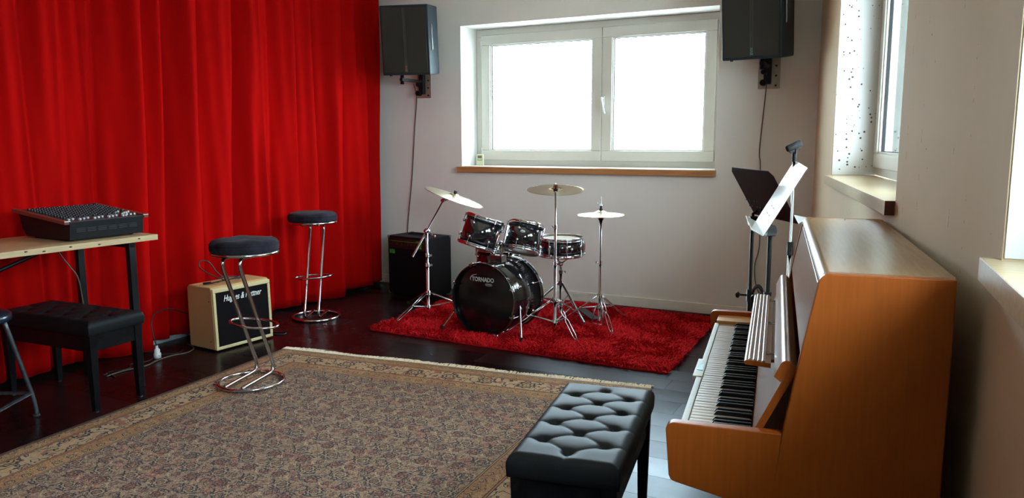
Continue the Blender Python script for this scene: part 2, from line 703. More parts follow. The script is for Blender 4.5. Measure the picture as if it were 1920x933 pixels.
def wall_with_hole(name, mat, x0, x1, holes, T, th=TH):
    """wall along local x, inner face y=0, thickness outwards; holes = (xa, xb, za, zb)"""
    b = B()
    xs = x0
    for (xa, xb, za, zb) in holes:
        b.box(xs, xa, 0, th, 0, ZC)
        b.box(xa, xb, 0, th, 0, za)
        b.box(xa, xb, 0, th, zb, ZC)
        xs = xb
    b.box(xs, x1, 0, th, 0, ZC)
    bmesh.ops.remove_doubles(b.bm, verts=b.bm.verts, dist=.0001)
    o = b.obj(name, mat, None, T)
    return struct(o)


WX0, WX1, WZ0, WZ1 = -3.805, -1.418, 1.195, 2.492
wall_back = wall_with_hole('wall_back', WALL, XL - .4, -.25, [(WX0, WX1, WZ0 - .05, WZ1)], Tm(0, YB, 0))
H2 = (1.152, 3.262, 1.17, 2.50)
wall_right = wall_with_hole('wall_right', WALLR, -.02, 4.20, [H2], RW)
H3 = (.075, 2.25, 1.15, 2.50)
wall_right2 = wall_with_hole('wall_right_near', WALLR, -.0, 7.2, [H3], RW2)
inv_ = RW.inverted()
b = B()
n_ = len(ARC)
vs_ = []
for (p_, a_) in ARC:
    nn_ = Vector((math.cos(a_), math.sin(a_), 0))
    for q_ in (p_, p_ + nn_ * TH):
        for z_ in (0, ZC):
            vs_.append(inv_ @ Vector((q_.x, q_.y, z_)))
b._add(vs_, [(4 * k, 4 * k + 4, 4 * k + 5, 4 * k + 1) for k in range(n_ - 1)] + [(4 * k + 2, 4 * k + 3, 4 * k + 7, 4 * k + 6) for k in range(n_ - 1)], None, True)
struct(b.obj('wall_right_bend', WALLR, None, RW))
wl = struct(B().box(XL - .2, XL, -5.7, YB + .1, 0, ZC).obj('wall_left', WALL))
wf = struct(B().box(XL - .2, 1.4, -5.7, -5.5, 0, ZC).obj('wall_front', WALL))
cl = struct(B().box(XL - .3, 1.6, -5.8, YB + .5, ZC, ZC + .2).obj('ceiling', CEIL))

# floor: a slab and dark laminate planks laid along x
FLOORM = m_floor()
slab = struct(B().box(XL - .2, 1.4, -5.7, YB + .3, -.2, -.012).obj('floor', M('screed', (.02, .016, .016), .8, var=.2)))
pl0 = B().box(0.0003, 1.2847, .0002, .1948, -.010, 0).obj('plank', FLOORM, slab, bev=.0008, bseg=1)
first = True
rows = range(-14, 13)
for j in rows:
    y = 3.888 + .195 * j
    if y > YB - .01:
        continue
    off = -1.047 - 1.285 * 3 + (j * .4375 % 1) * 1.285 if j else -1.047 - 1.285 * 3
    k = -1
    while True:
        x = off + k * 1.285
        k += 1
        if x > .75:
            break
        if x < XL - 1.2:
            continue
        T = Tm(x, y, 0, R(rng.uniform(-.035, .035)), R(rng.uniform(-.012, .012)))
        if first:
            pl0.matrix_basis = T
            first = False
        else:
            shared(pl0, 'plank', T)
# the part of the floor behind the camera
fl2 = struct(B().box(XL - .2, 1.4, -5.7, 3.888 + .195 * -14, -.012, 0).obj('floor_rear', FLOORM))

# baseboards
struct(B().box(-4.9, -.70, -.014, 0, .0, .085, None).obj('baseboard_back', TRIMW, None, Tm(0, YB, .003), bev=.003))
struct(B().box(.02, 4.25, -.014, 0, 0, .085).obj('baseboard_right', TRIMW, None, RW @ Tm(0, 0, .003), bev=.003))
# outside ground
struct(B().box(-40, 40, -40, 60, -.6, -.4).obj('ground_outside', M('pale_paving', (.62, .62, .60), .9, var=.1, scale=.5)))
# lining of the window niches (painted, pitted concrete)
b = B()
b.box(H2[0], H2[0] + .004, .004, .27, 1.225, H2[3])
b.box(H2[1] - .004, H2[1], .004, .27, 1.225, H2[3])
struct(b.obj('trim_1', REVEAL, None, RW))
# added dark block outside window 2, tones down glare at the pane's edge
struct(B().box(.85, H2[0] + .005, .335, 1.05, .6, 2.9).obj('glare_block', M('glare_block_dark', (.10, .105, .095), .9, var=.25, scale=30), None, RW))
b = B()
b.box(H3[0], H3[0] + .004, .004, .27, 1.205, H3[3])
b.box(H3[1] - .004, H3[1], .004, .27, 1.205, H3[3])
struct(b.obj('trim_2', REVEAL, None, RW2))


def rect_frame(b, x0, x1, z0, z1, w, y0, y1, step=0):
    """mitred-looking rectangular frame"""
    b.box(x0, x1, y0, y1, z0, z0 + w)
    b.box(x0, x1, y0, y1, z1 - w, z1)
    b.box(x0, x0 + w, y0, y1, z0 + w, z1 - w)
    b.box(x1 - w, x1, y0, y1, z0 + w, z1 - w)
    return b


def sash(parent, x0, x1, z0, z1, w, y0, name='sash'):
    o = rect_frame(B(), x0, x1, z0, z1, w, y0, y0 + .07).obj(name, PVC, parent, bev=.006)
    b_ = rect_frame(B(), x0 + w - .002, x1 - w + .002, z0 + w - .002, z1 - w + .002, .012, y0 + .012, y0 + .05)
    b_.obj('glazing_bead', PVC, o, bev=.003)
    b_ = rect_frame(B(), x0 + w + .008, x1 - w - .008, z0 + w + .008, z1 - w - .008, .006, y0 + .026, y0 + .045)
    b_.obj('gasket', RUBBER, o)
    g = B().box(x0 + w, x1 - w, y0 + .034, y0 + .038, z0 + w, z1 - w).obj('pane', GLASS, o)
    return o


# ---- window 1, back wall
YF = 6.647
w1 = bpy.data.objects.new('window_1', None)
COL.objects.link(w1)
struct(w1)
w1.location = (0, YF, 0)
rect_frame(B(), -3.802, -1.422, 1.198, 2.49, .072, .0, .075).obj('window_frame', PVC, w1, bev=.005)
sash(w1, -3.742, -2.508, 1.252, 2.432, .092, -.018)
sash(w1, -2.502, -1.492, 1.252, 2.432, .092, -.022)
hd = B().box(-2.500, -2.470, -.040, -.022, 1.745, 1.83).obj('window_handle', PVC, w1, bev=.006)
B().tube([(-2.485, -.035, 1.81), (-2.485, -.075, 1.81), (-2.480, -.078, 1.79), (-2.462, -.078, 1.70), (-2.452, -.078, 1.675)], .0085, 8, 3).obj('grip', WPAINT, hd)
for hx, hz in ((-3.742, 1.33), (-3.742, 2.35), (-1.478, 1.30), (-1.478, 2.35)):
    B().cyl((hx, -.012, hz - .04), (hx, -.012, hz + .04), .008, 10).obj('hinge', WPAINT, w1)
sl = struct(B().box(-3.835, -1.405, YB - .045, YF + .01, 1.145, 1.197).obj('trim_3', BEECH, None, bev=.003))
sl['label'] = 'reddish wooden window sill below the back window'
struct(B().box(-3.80, -1.42, YB - .002, YB + .29, 1.1975, 1.2).obj('trim_4', PVC))

# ---- window 2, right wall by the back corner
w2 = bpy.data.objects.new('window_2', None)
COL.objects.link(w2)
struct(w2)
w2.matrix_world = RW @ Tm(0, .25, 0)
rect_frame(B(), H2[0] + .004, H2[1] - .004, 1.225, H2[3], .075, .0, .075).obj('window_frame', PVC, w2, bev=.005)
sash(w2, H2[0] + .06, 2.20, 1.275, H2[3] - .05, .085, -.022)
sash(w2, 2.205, H2[1] - .06, 1.275, H2[3] - .05, .085, -.022)
struct(B().box(H2[0] - .04, H2[1] - .004 - .0, -.035, .25, 1.168, 1.222).obj('trim_5', BEECH2, None, RW, bev=.002))
# darker plate on the near end of the sill
struct(B().box(H2[1] - .0042, H2[1] + .0, -.0345, -.001, 1.1685, 1.2215).obj('trim_6', M('dark_end', (.10, .025, .015), .6, var=.3), None, RW))

# ---- window 3, right wall beside the camera
for wi, HH in ((3, H3),):
    w3 = bpy.data.objects.new('window_%d' % wi, None)
    COL.objects.link(w3)
    struct(w3)
    w3.matrix_world = RW2 @ Tm(0, .25, 0)
    xm_ = (HH[0] + HH[1]) / 2
    rect_frame(B(), HH[0] + .004, HH[1] - .004, 1.205, HH[3], .075, 0, .075).obj('window_frame', PVC, w3, bev=.005)
    sash(w3, HH[0] + .06, xm_ - .002, 1.255, HH[3] - .05, .085, -.022)
    sash(w3, xm_ + .002, HH[1] - .06, 1.255, HH[3] - .05, .085, -.022)
    struct(B().box(HH[0] - .035, HH[1] + .03, -.035, .25, 1.150, 1.20).obj('trim_%d' % (wi + 4 if wi == 3 else 9), BEECH2, None, RW2, bev=.002))

portal('back_window_portal', Tm((WX0 + WX1) / 2, YF + .14, (WZ0 + WZ1) / 2) @ Euler((-PI / 2, 0, 0)).to_matrix().to_4x4(), 2.35, 1.28)
portal('right_window_portal', RW @ Tm((H2[0] + H2[1]) / 2, .40, 1.85) @ Euler((-PI / 2, 0, 0)).to_matrix().to_4x4(), 2.1, 1.3)
portal('near_window_portal', RW2 @ Tm((H3[0] + H3[1]) / 2, .40, 1.85) @ Euler((-PI / 2, 0, 0)).to_matrix().to_4x4(), 2.1, 1.3)

# ------------------------------------------------------------------ curtain
ft = [-.9, -.5, -.15, .3, .62, 1.0, 1.45, 1.8, 2.2, 2.68, 2.83, 3.13, 3.34, 3.63, 3.85, 4.11, 4.51, 4.72, 4.86, 5.11, 5.33, 5.64, 5.97, 6.27]
fb = [-.9, -.45, -.1, .3, .7, 1.0, 1.4, 1.85, 2.25, 2.60, 2.86, 3.02, 3.20, 3.56, 3.74, 4.05, 4.34, 4.72, 4.80, 5.08, 5.33, 5.64, 6.07, 6.27]
NZ, NY = 40, 900
ft, fb = np.array(ft), np.array(fb)
amp = rng.uniform(.75, 1.25, len(ft))
shp = rng.uniform(.62, .88, len(ft))
zz = np.linspace(.035, ZC - .01, NZ)
V = []
for zi, z in enumerate(zz):
    t = z / ZC
    kn = fb * (1 - t) + ft * t
    yy = np.linspace(kn[0], kn[-1], NY)
    idx = np.clip(np.searchsorted(kn, yy) - 1, 0, len(kn) - 2)
    wd = kn[idx + 1] - kn[idx]
    u = (yy - kn[idx]) / wd
    sgn = np.where(idx % 2 == 0, 1, .72)
    uc = np.clip(u, 0, 1)
    ss = np.clip((uc - shp[idx]) / (1 - shp[idx]), 0, 1)
    prof = np.sin(PI / 2 * np.clip(uc / shp[idx], 0, 1)) ** .9 * (1 - ss * ss * (3 - 2 * ss)) * (1 - .25 * np.sin(PI * uc) ** 2 * np.sin(2.2 * PI * uc + idx))
    a = np.where(yy > 3.2, .175, .145) * np.sqrt(wd / .35) * amp[idx] * sgn * (.78 + .22 * t) * np.clip(wd / .26, .45, 1)
    a = a * np.where((yy > 1.2) & (yy < 3.2), .72, 1)
    small = .008 * np.sin(yy * 31 + 1.3 * np.sin(z * 2.1)) + .006 * np.sin(yy * 57 + z * 1.7)
    x = -4.74 + a * prof + small
    hem = .012 * np.sin(yy * 9) + .02 * np.sin(yy * 3.1 + 1) if zi == 0 else 0
    V.append(np.stack([x, yy, np.full(NY, z) + hem], 1))
V = np.concatenate(V)
F = []
i0 = (np.arange(NZ - 1)[:, None] * NY + np.arange(NY - 1)[None]).ravel()
F = np.stack([i0, i0 + 1, i0 + NY + 1, i0 + NY], 1)


def grid_mesh(name, V, F, mat, smooth=True):
    me = bpy.data.meshes.new(name)
    nv, nf = len(V), len(F)
    k = F.shape[1]
    me.vertices.add(nv)
    me.vertices.foreach_set('co', V.astype(np.float32).ravel())
    me.loops.add(nf * k)
    me.loops.foreach_set('vertex_index', F.astype(np.int32).ravel())
    me.polygons.add(nf)
    me.polygons.foreach_set('loop_start', (np.arange(nf) * k).astype(np.int32))
    me.polygons.foreach_set('loop_total', np.full(nf, k, np.int32))
    me.polygons.foreach_set('use_smooth', np.full(nf, smooth))
    me.update(calc_edges=True)
    me.validate()
    me.materials.append(mat)
    return me


cur = bpy.data.objects.new('curtain', grid_mesh('curtain', V, F, m_curtain()))
COL.objects.link(cur)
sm = cur.modifiers.new('thick', 'SOLIDIFY')
sm.thickness = .003
tag(cur, 'long floor-length red curtain hanging in folds along the left wall', 'curtain')
cr_ = B().box(-4.70, -4.66, -.9, 6.3, ZC - .02, ZC - .001).obj('curtain_track', M('white_track', (.6, .6, .58), .4, var=.03))
struct(cr_)
cr_.name = 'trim_8'

# ------------------------------------------------------------------ carpets
C0, C1 = np.array((-3.83, 3.93)), np.array((-1.27, 4.235))
D0, D1 = np.array((-3.57, .43)), np.array((-1.10, .60))
CW, CL = 2.56, 3.55
nu, nv_ = 60, 80
V, UVc = [], []
for j in range(nv_ + 1):
    t = j / nv_
    for i in range(nu + 1):
        s_ = i / nu
        p = (C0 * (1 - s_) + C1 * s_) * (1 - t) + (D0 * (1 - s_) + D1 * s_) * t
        wob = .012 * math.sin(t * 9 + 1) * (1 - s_) + .01 * math.sin(s_ * 7) * (1 - t)
        V.append((p[0] + wob * .6, p[1] + wob * .5, .009 + .0015 * math.sin(p[0] * 5) * math.sin(p[1] * 4)))
        UVc.append((s_ * CW, t * CL))
V = np.array(V)
i0 = (np.arange(nv_)[:, None] * (nu + 1) + np.arange(nu)[None]).ravel()
F = np.stack([i0, i0 + nu + 1, i0 + nu + 2, i0 + 1], 1)
me = grid_mesh('oriental_carpet', V, F, m_carpet(CW, CL))
uvl = me.uv_layers.new(name='metres')
li = np.zeros(len(me.loops), np.int32)
me.loops.foreach_get('vertex_index', li)
uvl.data.foreach_set('uv', np.array(UVc, np.float32)[li].ravel())
car = thing('oriental_carpet', 'large worn beige and rust oriental carpet with a patterned border and fringe', 'carpet', (0, 0, 0))
cm = bpy.data.objects.new('pile', me)
COL.objects.link(cm)
cm.parent = car
so = cm.modifiers.new('thick', 'SOLIDIFY')
so.thickness = .008
so.offset = -1
# fringe at the far end
b = B()
dirc = Vector((C1[0] - C0[0], C1[1] - C0[1], 0)).normalized()
nrm = Vector((-dirc.y, dirc.x, 0))
Lc = float(np.linalg.norm(C1 - C0))
for k in range(520):
    s_ = (k + rng.uniform(0, .8)) / 520
    p = Vector((C0[0], C0[1], 0)) + dirc * (s_ * Lc)
    ln = .062 + .02 * math.sin(s_ * 21) * math.sin(s_ * 7) + rng.uniform(-.012, .012)
    le = rng.uniform(-.028, .028)
    a = p - nrm * .004 + Vector((0, 0, .007))
    m_ = p + nrm * (ln * .55) + dirc * (le * .4) + Vector((0, 0, .010 + rng.uniform(-.002, .004)))
    e = p + nrm * ln + dirc * le + Vector((0, 0, .003))
    wd = .0044
    vs = [a - dirc * wd, a + dirc * wd, m_ - dirc * wd, m_ + dirc * wd, e - dirc * wd * .6, e + dirc * wd * .6, m_ + Vector((0, 0, .003)), a + Vector((0, 0, .003))]
    b._add(vs, [(0, 1, 3, 2), (2, 3, 5, 4), (0, 7, 6, 2), (7, 1, 3, 6), (2, 6, 4), (6, 3, 5), (4, 6, 5)])
stuff(b.obj('fringe', M('cream_fringe', (.74, .60, .42), .95, var=.12, scale=40), car))

# red shag rug
RA, RB, RC, RD = np.array((-3.63, 4.64)), np.array((-1.255, 4.555)), np.array((-1.30, 6.17)), np.array((-3.66, 6.22))
RUGM = m_rug()
rug = thing('shag_rug', 'deep red shaggy rug under the drum kit', 'rug', (0, 0, 0))
b = B()
nseg = 40
pts = []
for A_, B_ in ((RA, RB), (RB, RC), (RC, RD), (RD, RA)):
    for k in range(nseg):
        t = k / nseg
        p = A_ * (1 - t) + B_ * t
        c = (RA + RB + RC + RD) / 4
        p = p + (c - p) * (.012 + .004 * math.sin(k * .7))
        pts.append(tuple(p))
b.prism(pts, .001, .012, axis='z')
b.obj('backing', RUGM, rug)
NT = 42000
s_, t_ = rng.uniform(0, 1, NT), rng.uniform(0, 1, NT)
P = (RA[None] * (1 - s_)[:, None] + RB[None] * s_[:, None]) * (1 - t_)[:, None] + (RD[None] * (1 - s_)[:, None] + RC[None] * s_[:, None]) * t_[:, None]
nx_ = np.sin(P[:, 0] * 9 + np.sin(P[:, 1] * 7)) + np.cos(P[:, 1] * 11 + P[:, 0] * 5)
ang = nx_ * 1.6 + rng.uniform(-1.3, 1.3, NT)
ln = rng.uniform(.016, .034, NT)
hg = rng.uniform(.018, .036, NT)
ox, oy = np.cos(ang) * ln, np.sin(ang) * ln
pw = rng.uniform(0, PI, NT)
w_ = .0035
wx, wy = np.cos(pw) * w_, np.sin(pw) * w_
z0 = np.full(NT, .010)
v0 = np.stack([P[:, 0] - wx, P[:, 1] - wy, z0], 1)
v1 = np.stack([P[:, 0] + wx, P[:, 1] + wy, z0], 1)
v2 = np.stack([P[:, 0] + ox * .45 + wx, P[:, 1] + oy * .45 + wy, z0 + hg * .75], 1)
v3 = np.stack([P[:, 0] + ox * .45 - wx, P[:, 1] + oy * .45 - wy, z0 + hg * .75], 1)
v4 = np.stack([P[:, 0] + ox + wx * .5, P[:, 1] + oy + wy * .5, z0 + hg * .9], 1)
v5 = np.stack([P[:, 0] + ox - wx * .5, P[:, 1] + oy - wy * .5, z0 + hg * .9], 1)
VV = np.stack([v0, v1, v2, v3, v4, v5], 1).reshape(-1, 3)
bi = np.arange(NT) * 6
FF = np.concatenate([np.stack([bi, bi + 1, bi + 2, bi + 3], 1), np.stack([bi + 3, bi + 2, bi + 4, bi + 5], 1)])
pile = bpy.data.objects.new('pile', grid_mesh('pile', VV, FF, RUGM))
COL.objects.link(pile)
pile.parent = rug
stuff(pile)
RZ = .030      # height at which things stand in the rug's pile
# ------------------------------------------------------------------ upright piano
# local x = away from the wall (towards the player), local y = towards the camera, origin at the near back corner
PT = Tm(.108, 1.958, 0) @ Euler((0, 0, PI + R(8.3))).to_matrix().to_4x4()
piano = thing('upright_piano', 'blond wooden upright piano with its fallboard open against the right wall', 'piano')
piano.matrix_world = PT
LP = 1.40


def side_poly():
    p = [(0, .04), (0, 1.136)]
    for k in range(7):
        a = PI / 2 - k / 6 * R(75)
        p.append((.262 + .026 * math.cos(a), 1.110 + .026 * math.sin(a)))
    p += [(.314, .97), (.352, .735), (.371, .57), (.385, .04)]
    return p


for y0, y1 in ((-.03, 0), (-LP, -LP + .03)):
    b = B().prism(side_poly(), y0, y1)
    b.obj('side_panel', PIANO, piano, bev=.003)
# lid with rounded front edge
lp = [(-.004, 1.118), (-.004, 1.136)]
for k in range(9):
    a = PI / 2 - k / 8 * R(85)
    lp.append((.262 + .026 * math.cos(a), 1.110 + .026 * math.sin(a)))
lp += [(.268, 1.104), (.256, 1.118)]
B().prism(lp, -LP + .031, -.031).obj('lid', PIANOT, piano, bev=.001, bseg=1)
B().prism([(.262, 1.102), (.286, 1.102), (.319, .925), (.297, .925)], -LP + .032, -.032).obj('upper_panel', PIANOF, piano, bev=.002)
B().prism([(.30, .04), (.33, .04), (.33, .56), (.30, .56)], -LP + .032, -.032).obj('lower_panel', PIANOF, piano, bev=.002)
B().box(.004, .02, -LP + .031, -.031, .04, 1.115).obj('back_board', PIANO, piano)
B().box(.02, .40, -LP + .0, 0, 0.0, .04).obj('plinth', PIANO, piano, bev=.003)
B().box(.335, .61, -LP + .031, -.031, .575, .640).obj('keybed', PIANO, piano, bev=.003)


def arm_poly():
    p = [(.3525, .7335), (.60, .7325)]
    for k in range(6):
        a = PI / 2 - k / 5 * R(86)
        p.append((.612 + .022 * math.cos(a), .7105 + .022 * math.sin(a)))
    p += [(.6235, .590), (.618, .578), (.608, .574), (.50, .551), (.372, .520)]
    return p


for y0, y1 in ((-.031, .001), (-LP - .001, -LP + .031)):
    B().prism(arm_poly(), y0, y1).obj('key_arm', PIANO, piano, bev=.003)
# cheek block at the bass end
B().box(.43, .60, -LP + .031, -1.262, .640, .716).obj('cheek_block', wood('cheek_wood', (.50, .22, .05), (.56, .26, .07), .3), piano, bev=.003)
# key slip: pale textured strip with a lock plate
kslip = B().box(.588, .606, -1.262, -.031, .640, .706).obj('key_slip', M('aluminium_strip', (.40, .38, .33), .45, .1, var=.15, scale=160), piano, bev=.002)
B().box(.586, .618, -.70, -.50, .690, .7085).obj('lock_rail', M('aluminium_strip', (.6, .6, .55), .3), piano, bev=.003)
B().box(.592, .610, -.635, -.565, .7085, .7095).obj('name_plate', M('teal_plate', (.18, .36, .36), .4, .2, var=.3, scale=300), piano)
kw = (1.262 - .035) / 52
wk = B().box(.432, .587, .0004, kw - .0004, .682, .704).obj('white_key', IVORY, piano, bev=.0016, bseg=1)
bk = B()
bk._add([(.425, -.0048, .700), (.425, .0048, .700), (.530, .0048, .700), (.530, -.0048, .700),
         (.427, -.0040, .7155), (.427, .0040, .7155), (.519, .0040, .7155), (.519, -.0040, .7155)],
        [(3, 2, 1, 0), (4, 5, 6, 7), (0, 1, 5, 4), (1, 2, 6, 5), (2, 3, 7, 6), (3, 0, 4, 7)])
bk = bk.obj('black_key', EBONY, piano, bev=.001, bseg=1)
names = 'ABCDEFG'
fw = fbk = True
for i in range(52):                       # i counts from the bass (far end)
    y = -1.262 + i * kw
    T = Tm(0, y, rng.uniform(-.0004, .0004))
    if fw:
        wk.matrix_basis = T
        fw = False
    else:
        shared(wk, 'white_key', T)
    if names[i % 7] in 'ACDFG' and i < 51:
        T = Tm(0, y + kw, 0)
        if fbk:
            bk.matrix_basis = T
            fbk = False
        else:
            shared(bk, 'black_key', T)
B().box(.418, .432, -1.262, -.031, .64, .690).obj('key_felt', M('red_felt', (.25, .02, .02), .9, var=.2), piano)
# fallboard leaning back, its rounded lip, and the ribbed music shelf with three clips
fbd = B().prism([(.424, .712), (.408, .707), (.322, .888), (.336, .903)], -1.33, -.040).obj('fallboard', PIANOF, piano, bev=.002)
B().prism([(.424, .712), (.408, .707), (.322, .888), (.336, .903)], -.0402, -.0385).obj('end_cap', PIANO, fbd)  # thin cap, darker and redder than the board
lipp = [(.361, .853), (.377, .866)]
for k in range(8):
    a = R(25) + k / 7 * R(120)
    lipp.append((.348 + .0155 * math.cos(a), .893 + .0155 * math.sin(a)))
lipp += [(.334, .897)]
lpo = B().prism(lipp, -1.33, -.040).obj('fallboard_lip', PIANOF, piano, bev=.0015)
B().prism(lipp, -.0402, -.0385).obj('end_cap', PIANO, lpo)
sh = B()
sh.prism([(.385, .833), (.385, .846), (.450, .850), (.455, .846), (.452, .838)], -1.17, -.225)
sho = sh.obj('music_shelf', PIANOF, piano, bev=.001)
B().prism([(.385, .833), (.385, .846), (.450, .850), (.455, .846), (.452, .838)], -.2252, -.2238).obj('end_cap', PIANO, sho)
for k in range(4):
    B().cyl((.404 + k * .0118, -1.17, .8475 + k * .0008), (.404 + k * .0118, -.225, .8475 + k * .0008), .0052, 12).obj('rib', PIANOF, piano)
for yy in (-.32, -.70, -1.08):
    b = B()
    b.box(.372, .398, yy - .006, yy + .006, .8465, .8485)
    b.tube([(.374, yy, .8485), (.366, yy, .852), (.364, yy, .862), (.366, yy, .872)], .0022, 6)
    b.box(.389, .397, yy - .012, yy + .012, .8465, .850)
    b.obj('clip', CHROME, piano)
B().prism([(.385, .833), (.385, .842), (.352, .842), (.357, .833)], -1.12, -.28).obj('shelf_hinge_board', PIANOF, piano)


# ------------------------------------------------------------------ tufted benches
def cushion_mesh(w, l, h, base=0.0):
    """rounded cushion with deep diamond tufting; returns numpy vertices and faces, bottom at z=0, top about h"""
    nx, ny = 90, 190
    L_ = l / 2
    mid = [(0, y * l / 5) for y in (-2, -1, 0, 1, 2)]
    side = [(sx * w * .285, y * l / 5) for y in (-1.5, -.5, .5, 1.5) for sx in (-1, 1)]
    seg = []
    for m_ in mid:
        for s_ in side:
            if abs(m_[1] - s_[1]) < l / 5 * .6:
                seg.append((m_, s_))
    for s_ in side:
        seg.append((s_, (math.copysign(w / 2, s_[0]), s_[1])))
    for e in (-1, 1):
        seg.append(((0, e * 2 * l / 5), (0, e * l / 2)))
    xs = np.linspace(-w / 2, w / 2, nx)
    ys = np.linspace(-l / 2, l / 2, ny)
    X, Y = np.meshgrid(xs, ys)
    dmin = np.full(X.shape, 9.)
    for (a, c) in seg:
        ax, ay = a
        ex, ey = c[0] - ax, c[1] - ay
        t = np.clip(((X - ax) * ex + (Y - ay) * ey) / (ex * ex + ey * ey), 0, 1)
        dmin = np.minimum(dmin, np.hypot(X - ax - t * ex, Y - ay - t * ey))
    db = np.full(X.shape, 9.)
    for (a, c) in mid + side:
        db = np.minimum(db, np.hypot(X - a, Y - c))
    de = np.minimum(w / 2 - np.abs(X), l / 2 - np.abs(Y))
    edge = np.sqrt(np.clip(1 - (1 - np.clip(de / .035, 0, 1)) ** 2, 0, 1))
    puff = (1 - np.exp(-dmin / .012))
    fadeE = np.clip(de / .05, 0, 1)
    Z = h - .028 + .028 * edge + .004 * np.cos(X / w * PI) * np.cos(Y / l * PI) - (1 - puff) * .0055 * (0.35 + .65 * fadeE) - .013 * np.exp(-(db / .015) ** 2) - .005 * np.exp(-(db / .034) ** 2)
    Z = np.maximum(Z, .012)
    top = np.stack([X.ravel(), Y.ravel(), Z.ravel()], 1)
    n = nx * ny
    i0 = (np.arange(ny - 1)[:, None] * nx + np.arange(nx - 1)[None]).ravel()
    F = np.stack([i0, i0 + 1, i0 + nx + 1, i0 + nx], 1)
    # skirt
    ring = list(range(nx)) + [j * nx + nx - 1 for j in range(1, ny)] + [(ny - 1) * nx + i for i in range(nx - 2, -1, -1)] + [j * nx for j in range(ny - 2, 0, -1)]
    V = [top]
    rows_ = [ring]
    for z, g in ((h - .038, 1.004), (h - .055, 1.0), (.004, .995), (0, .98)):
        rv = top[ring].copy()
        rv[:, 0] *= g
        rv[:, 1] *= g
        rv[:, 2] = z
        st = sum(len(v) for v in V)
        V.append(rv)
        rows_.append(list(range(st, st + len(ring))))
    FS = []
    for a, c in zip(rows_[:-1], rows_[1:]):
        m_ = len(a)
        for k in range(m_):
            k2 = (k + 1) % m_
            FS.append((a[k], c[k], c[k2], a[k2]))
    F = np.concatenate([F, np.array(FS)])
    return np.concatenate(V), F, mid + side


def make_bench(label, loc, rz):
    t = thing('piano_bench', label, 'bench', loc, rz, 'tufted black piano benches')
    w, l = .350, .760
    V, F, btn = cushion_mesh(w, l, .078)
    V[:, 2] += .425
    o = bpy.data.objects.new('cushion', grid_mesh('cushion', V, F, LEATHER))
    COL.objects.link(o)
    o.parent = t
    b0 = B().ball((0, 0, 0), .0105, 14, (1, 1, .55)).obj('button', LEATHER, t)
    for k, (x, y) in enumerate(btn):
        T = Tm(x, y, .425 + .078 - .0225)
        if k == 0:
            b0.matrix_basis = T
        else:
            shared(b0, 'button', T)
    B().box(-w / 2 + .018, w / 2 - .018, -l / 2 + .018, l / 2 - .018, .335, .425).obj('apron', LACQ, t, bev=.002)
    for sx in (-1, 1):
        for sy in (-1, 1):
            B().taper((sx * (w / 2 - .034), sy * (l / 2 - .034)), .030, .048, .006, .426, sh=(0, 0)).obj('leg', LACQ, t, bev=.002)
            B().cyl((sx * (w / 2 - .034), sy * (l / 2 - .034), 0), (sx * (w / 2 - .034), sy * (l / 2 - .034), .007), .012, 12).obj('foot_pad', STEEL, t)
    return t


bench1 = make_bench('black leather button-tufted bench in front of the piano keyboard', (-.933, 2.385, 0), R(9.3))
bench2 = copy_tree(bench1)
bench2['label'] = 'black button-tufted bench pushed under the wooden work table by the curtain'
bench2.location = (-4.185, 2.655, 0)
bench2.rotation_euler = (0, 0, R(93))


# ------------------------------------------------------------------ z-shaped bar stools
def make_bar_stool(label, loc, rz):
    """base ring centre at the origin; the legs rise from +x, lean towards -x"""
    t = thing('bar_stool', label, 'stool', loc, rz, 'chrome bar stools with charcoal seats')
    B().ring(.188, .0115, .0115, 48, 10).obj('base_ring', CHROME, t)
    for s_ in (-1, 1):
        y = s_ * .056
        x1 = .150
        pts = [(-.178, y, .024), (-.06, y, .026), (.05, y, .028), (x1 - .05, y, .030), (x1 - .012, y, .040), (x1, y, .066), (x1 - .006, y, .10)]
        top = (-.128, y, .700)
        for k in range(1, 8):
            f_ = k / 8
            pts.append((x1 - .006 + (top[0] - x1 + .006) * f_, y, .10 + .60 * f_))
        pts += [top, (-.138, y, .735), (-.130, y, .758), (-.105, y, .772), (.0, y, .776), (.12, y, .777)]
        B().tube(pts, .0115, 10, 3).obj('leg', CHROME, t)
    # foot rest loop
    n = 30
    pts = []
    for k in range(n):
        a = 2 * PI * k / n
        pts.append((.06 + .100 * math.cos(a), .150 * math.sin(a), .352 + .012 * math.sin(a)))
    B().tube(pts, .0075, 8, 2, closed=True).obj('foot_rest', CHROME, t)
    B().ring(.186, .0095, .792, 48, 10).obj('seat_ring', CHROME, t)
    B().lathe([(.0001, .786), (.178, .786), (.178, .792), (.0001, .792)], 40).obj('seat_plate', BLACKP, t)
    prof = [(.0001, .793), (.150, .793), (.183, .797), (.194, .808), (.196, .822), (.1945, .8365)]
    b = B().lathe(prof + [(.1925, .846), (.186, .858), (.166, .868), (.12, .873), (.06, .872), (.0001, .869)], 56)
    for v in b.bm.verts:
        if v.co.z > .85:
            v.co.z += .003 * math.sin(v.co.x * 31 + 1) * math.cos(v.co.y * 27) + .002 * math.sin(v.co.x * 60)
    b.obj('seat_cushion', SUEDE, t)
    B().ring(.1945, .0028, .846, 56, 6).obj('piping', SUEDE, t)
    return t


# front stool: legs rise at the far right, lean back towards the near left
st1 = make_bar_stool('chrome bar stool with round charcoal seat standing on the oriental carpet edge', (-3.44, 3.26, .010), math.atan2(.33, -.075) + 0)
st2 = copy_tree(st1)
st2['label'] = 'chrome bar stool with round charcoal seat standing by the red curtain further back'
st2.location = (-4.29, 4.80, .001)
st2.rotation_euler = (0, 0, math.atan2(-.88, .48))

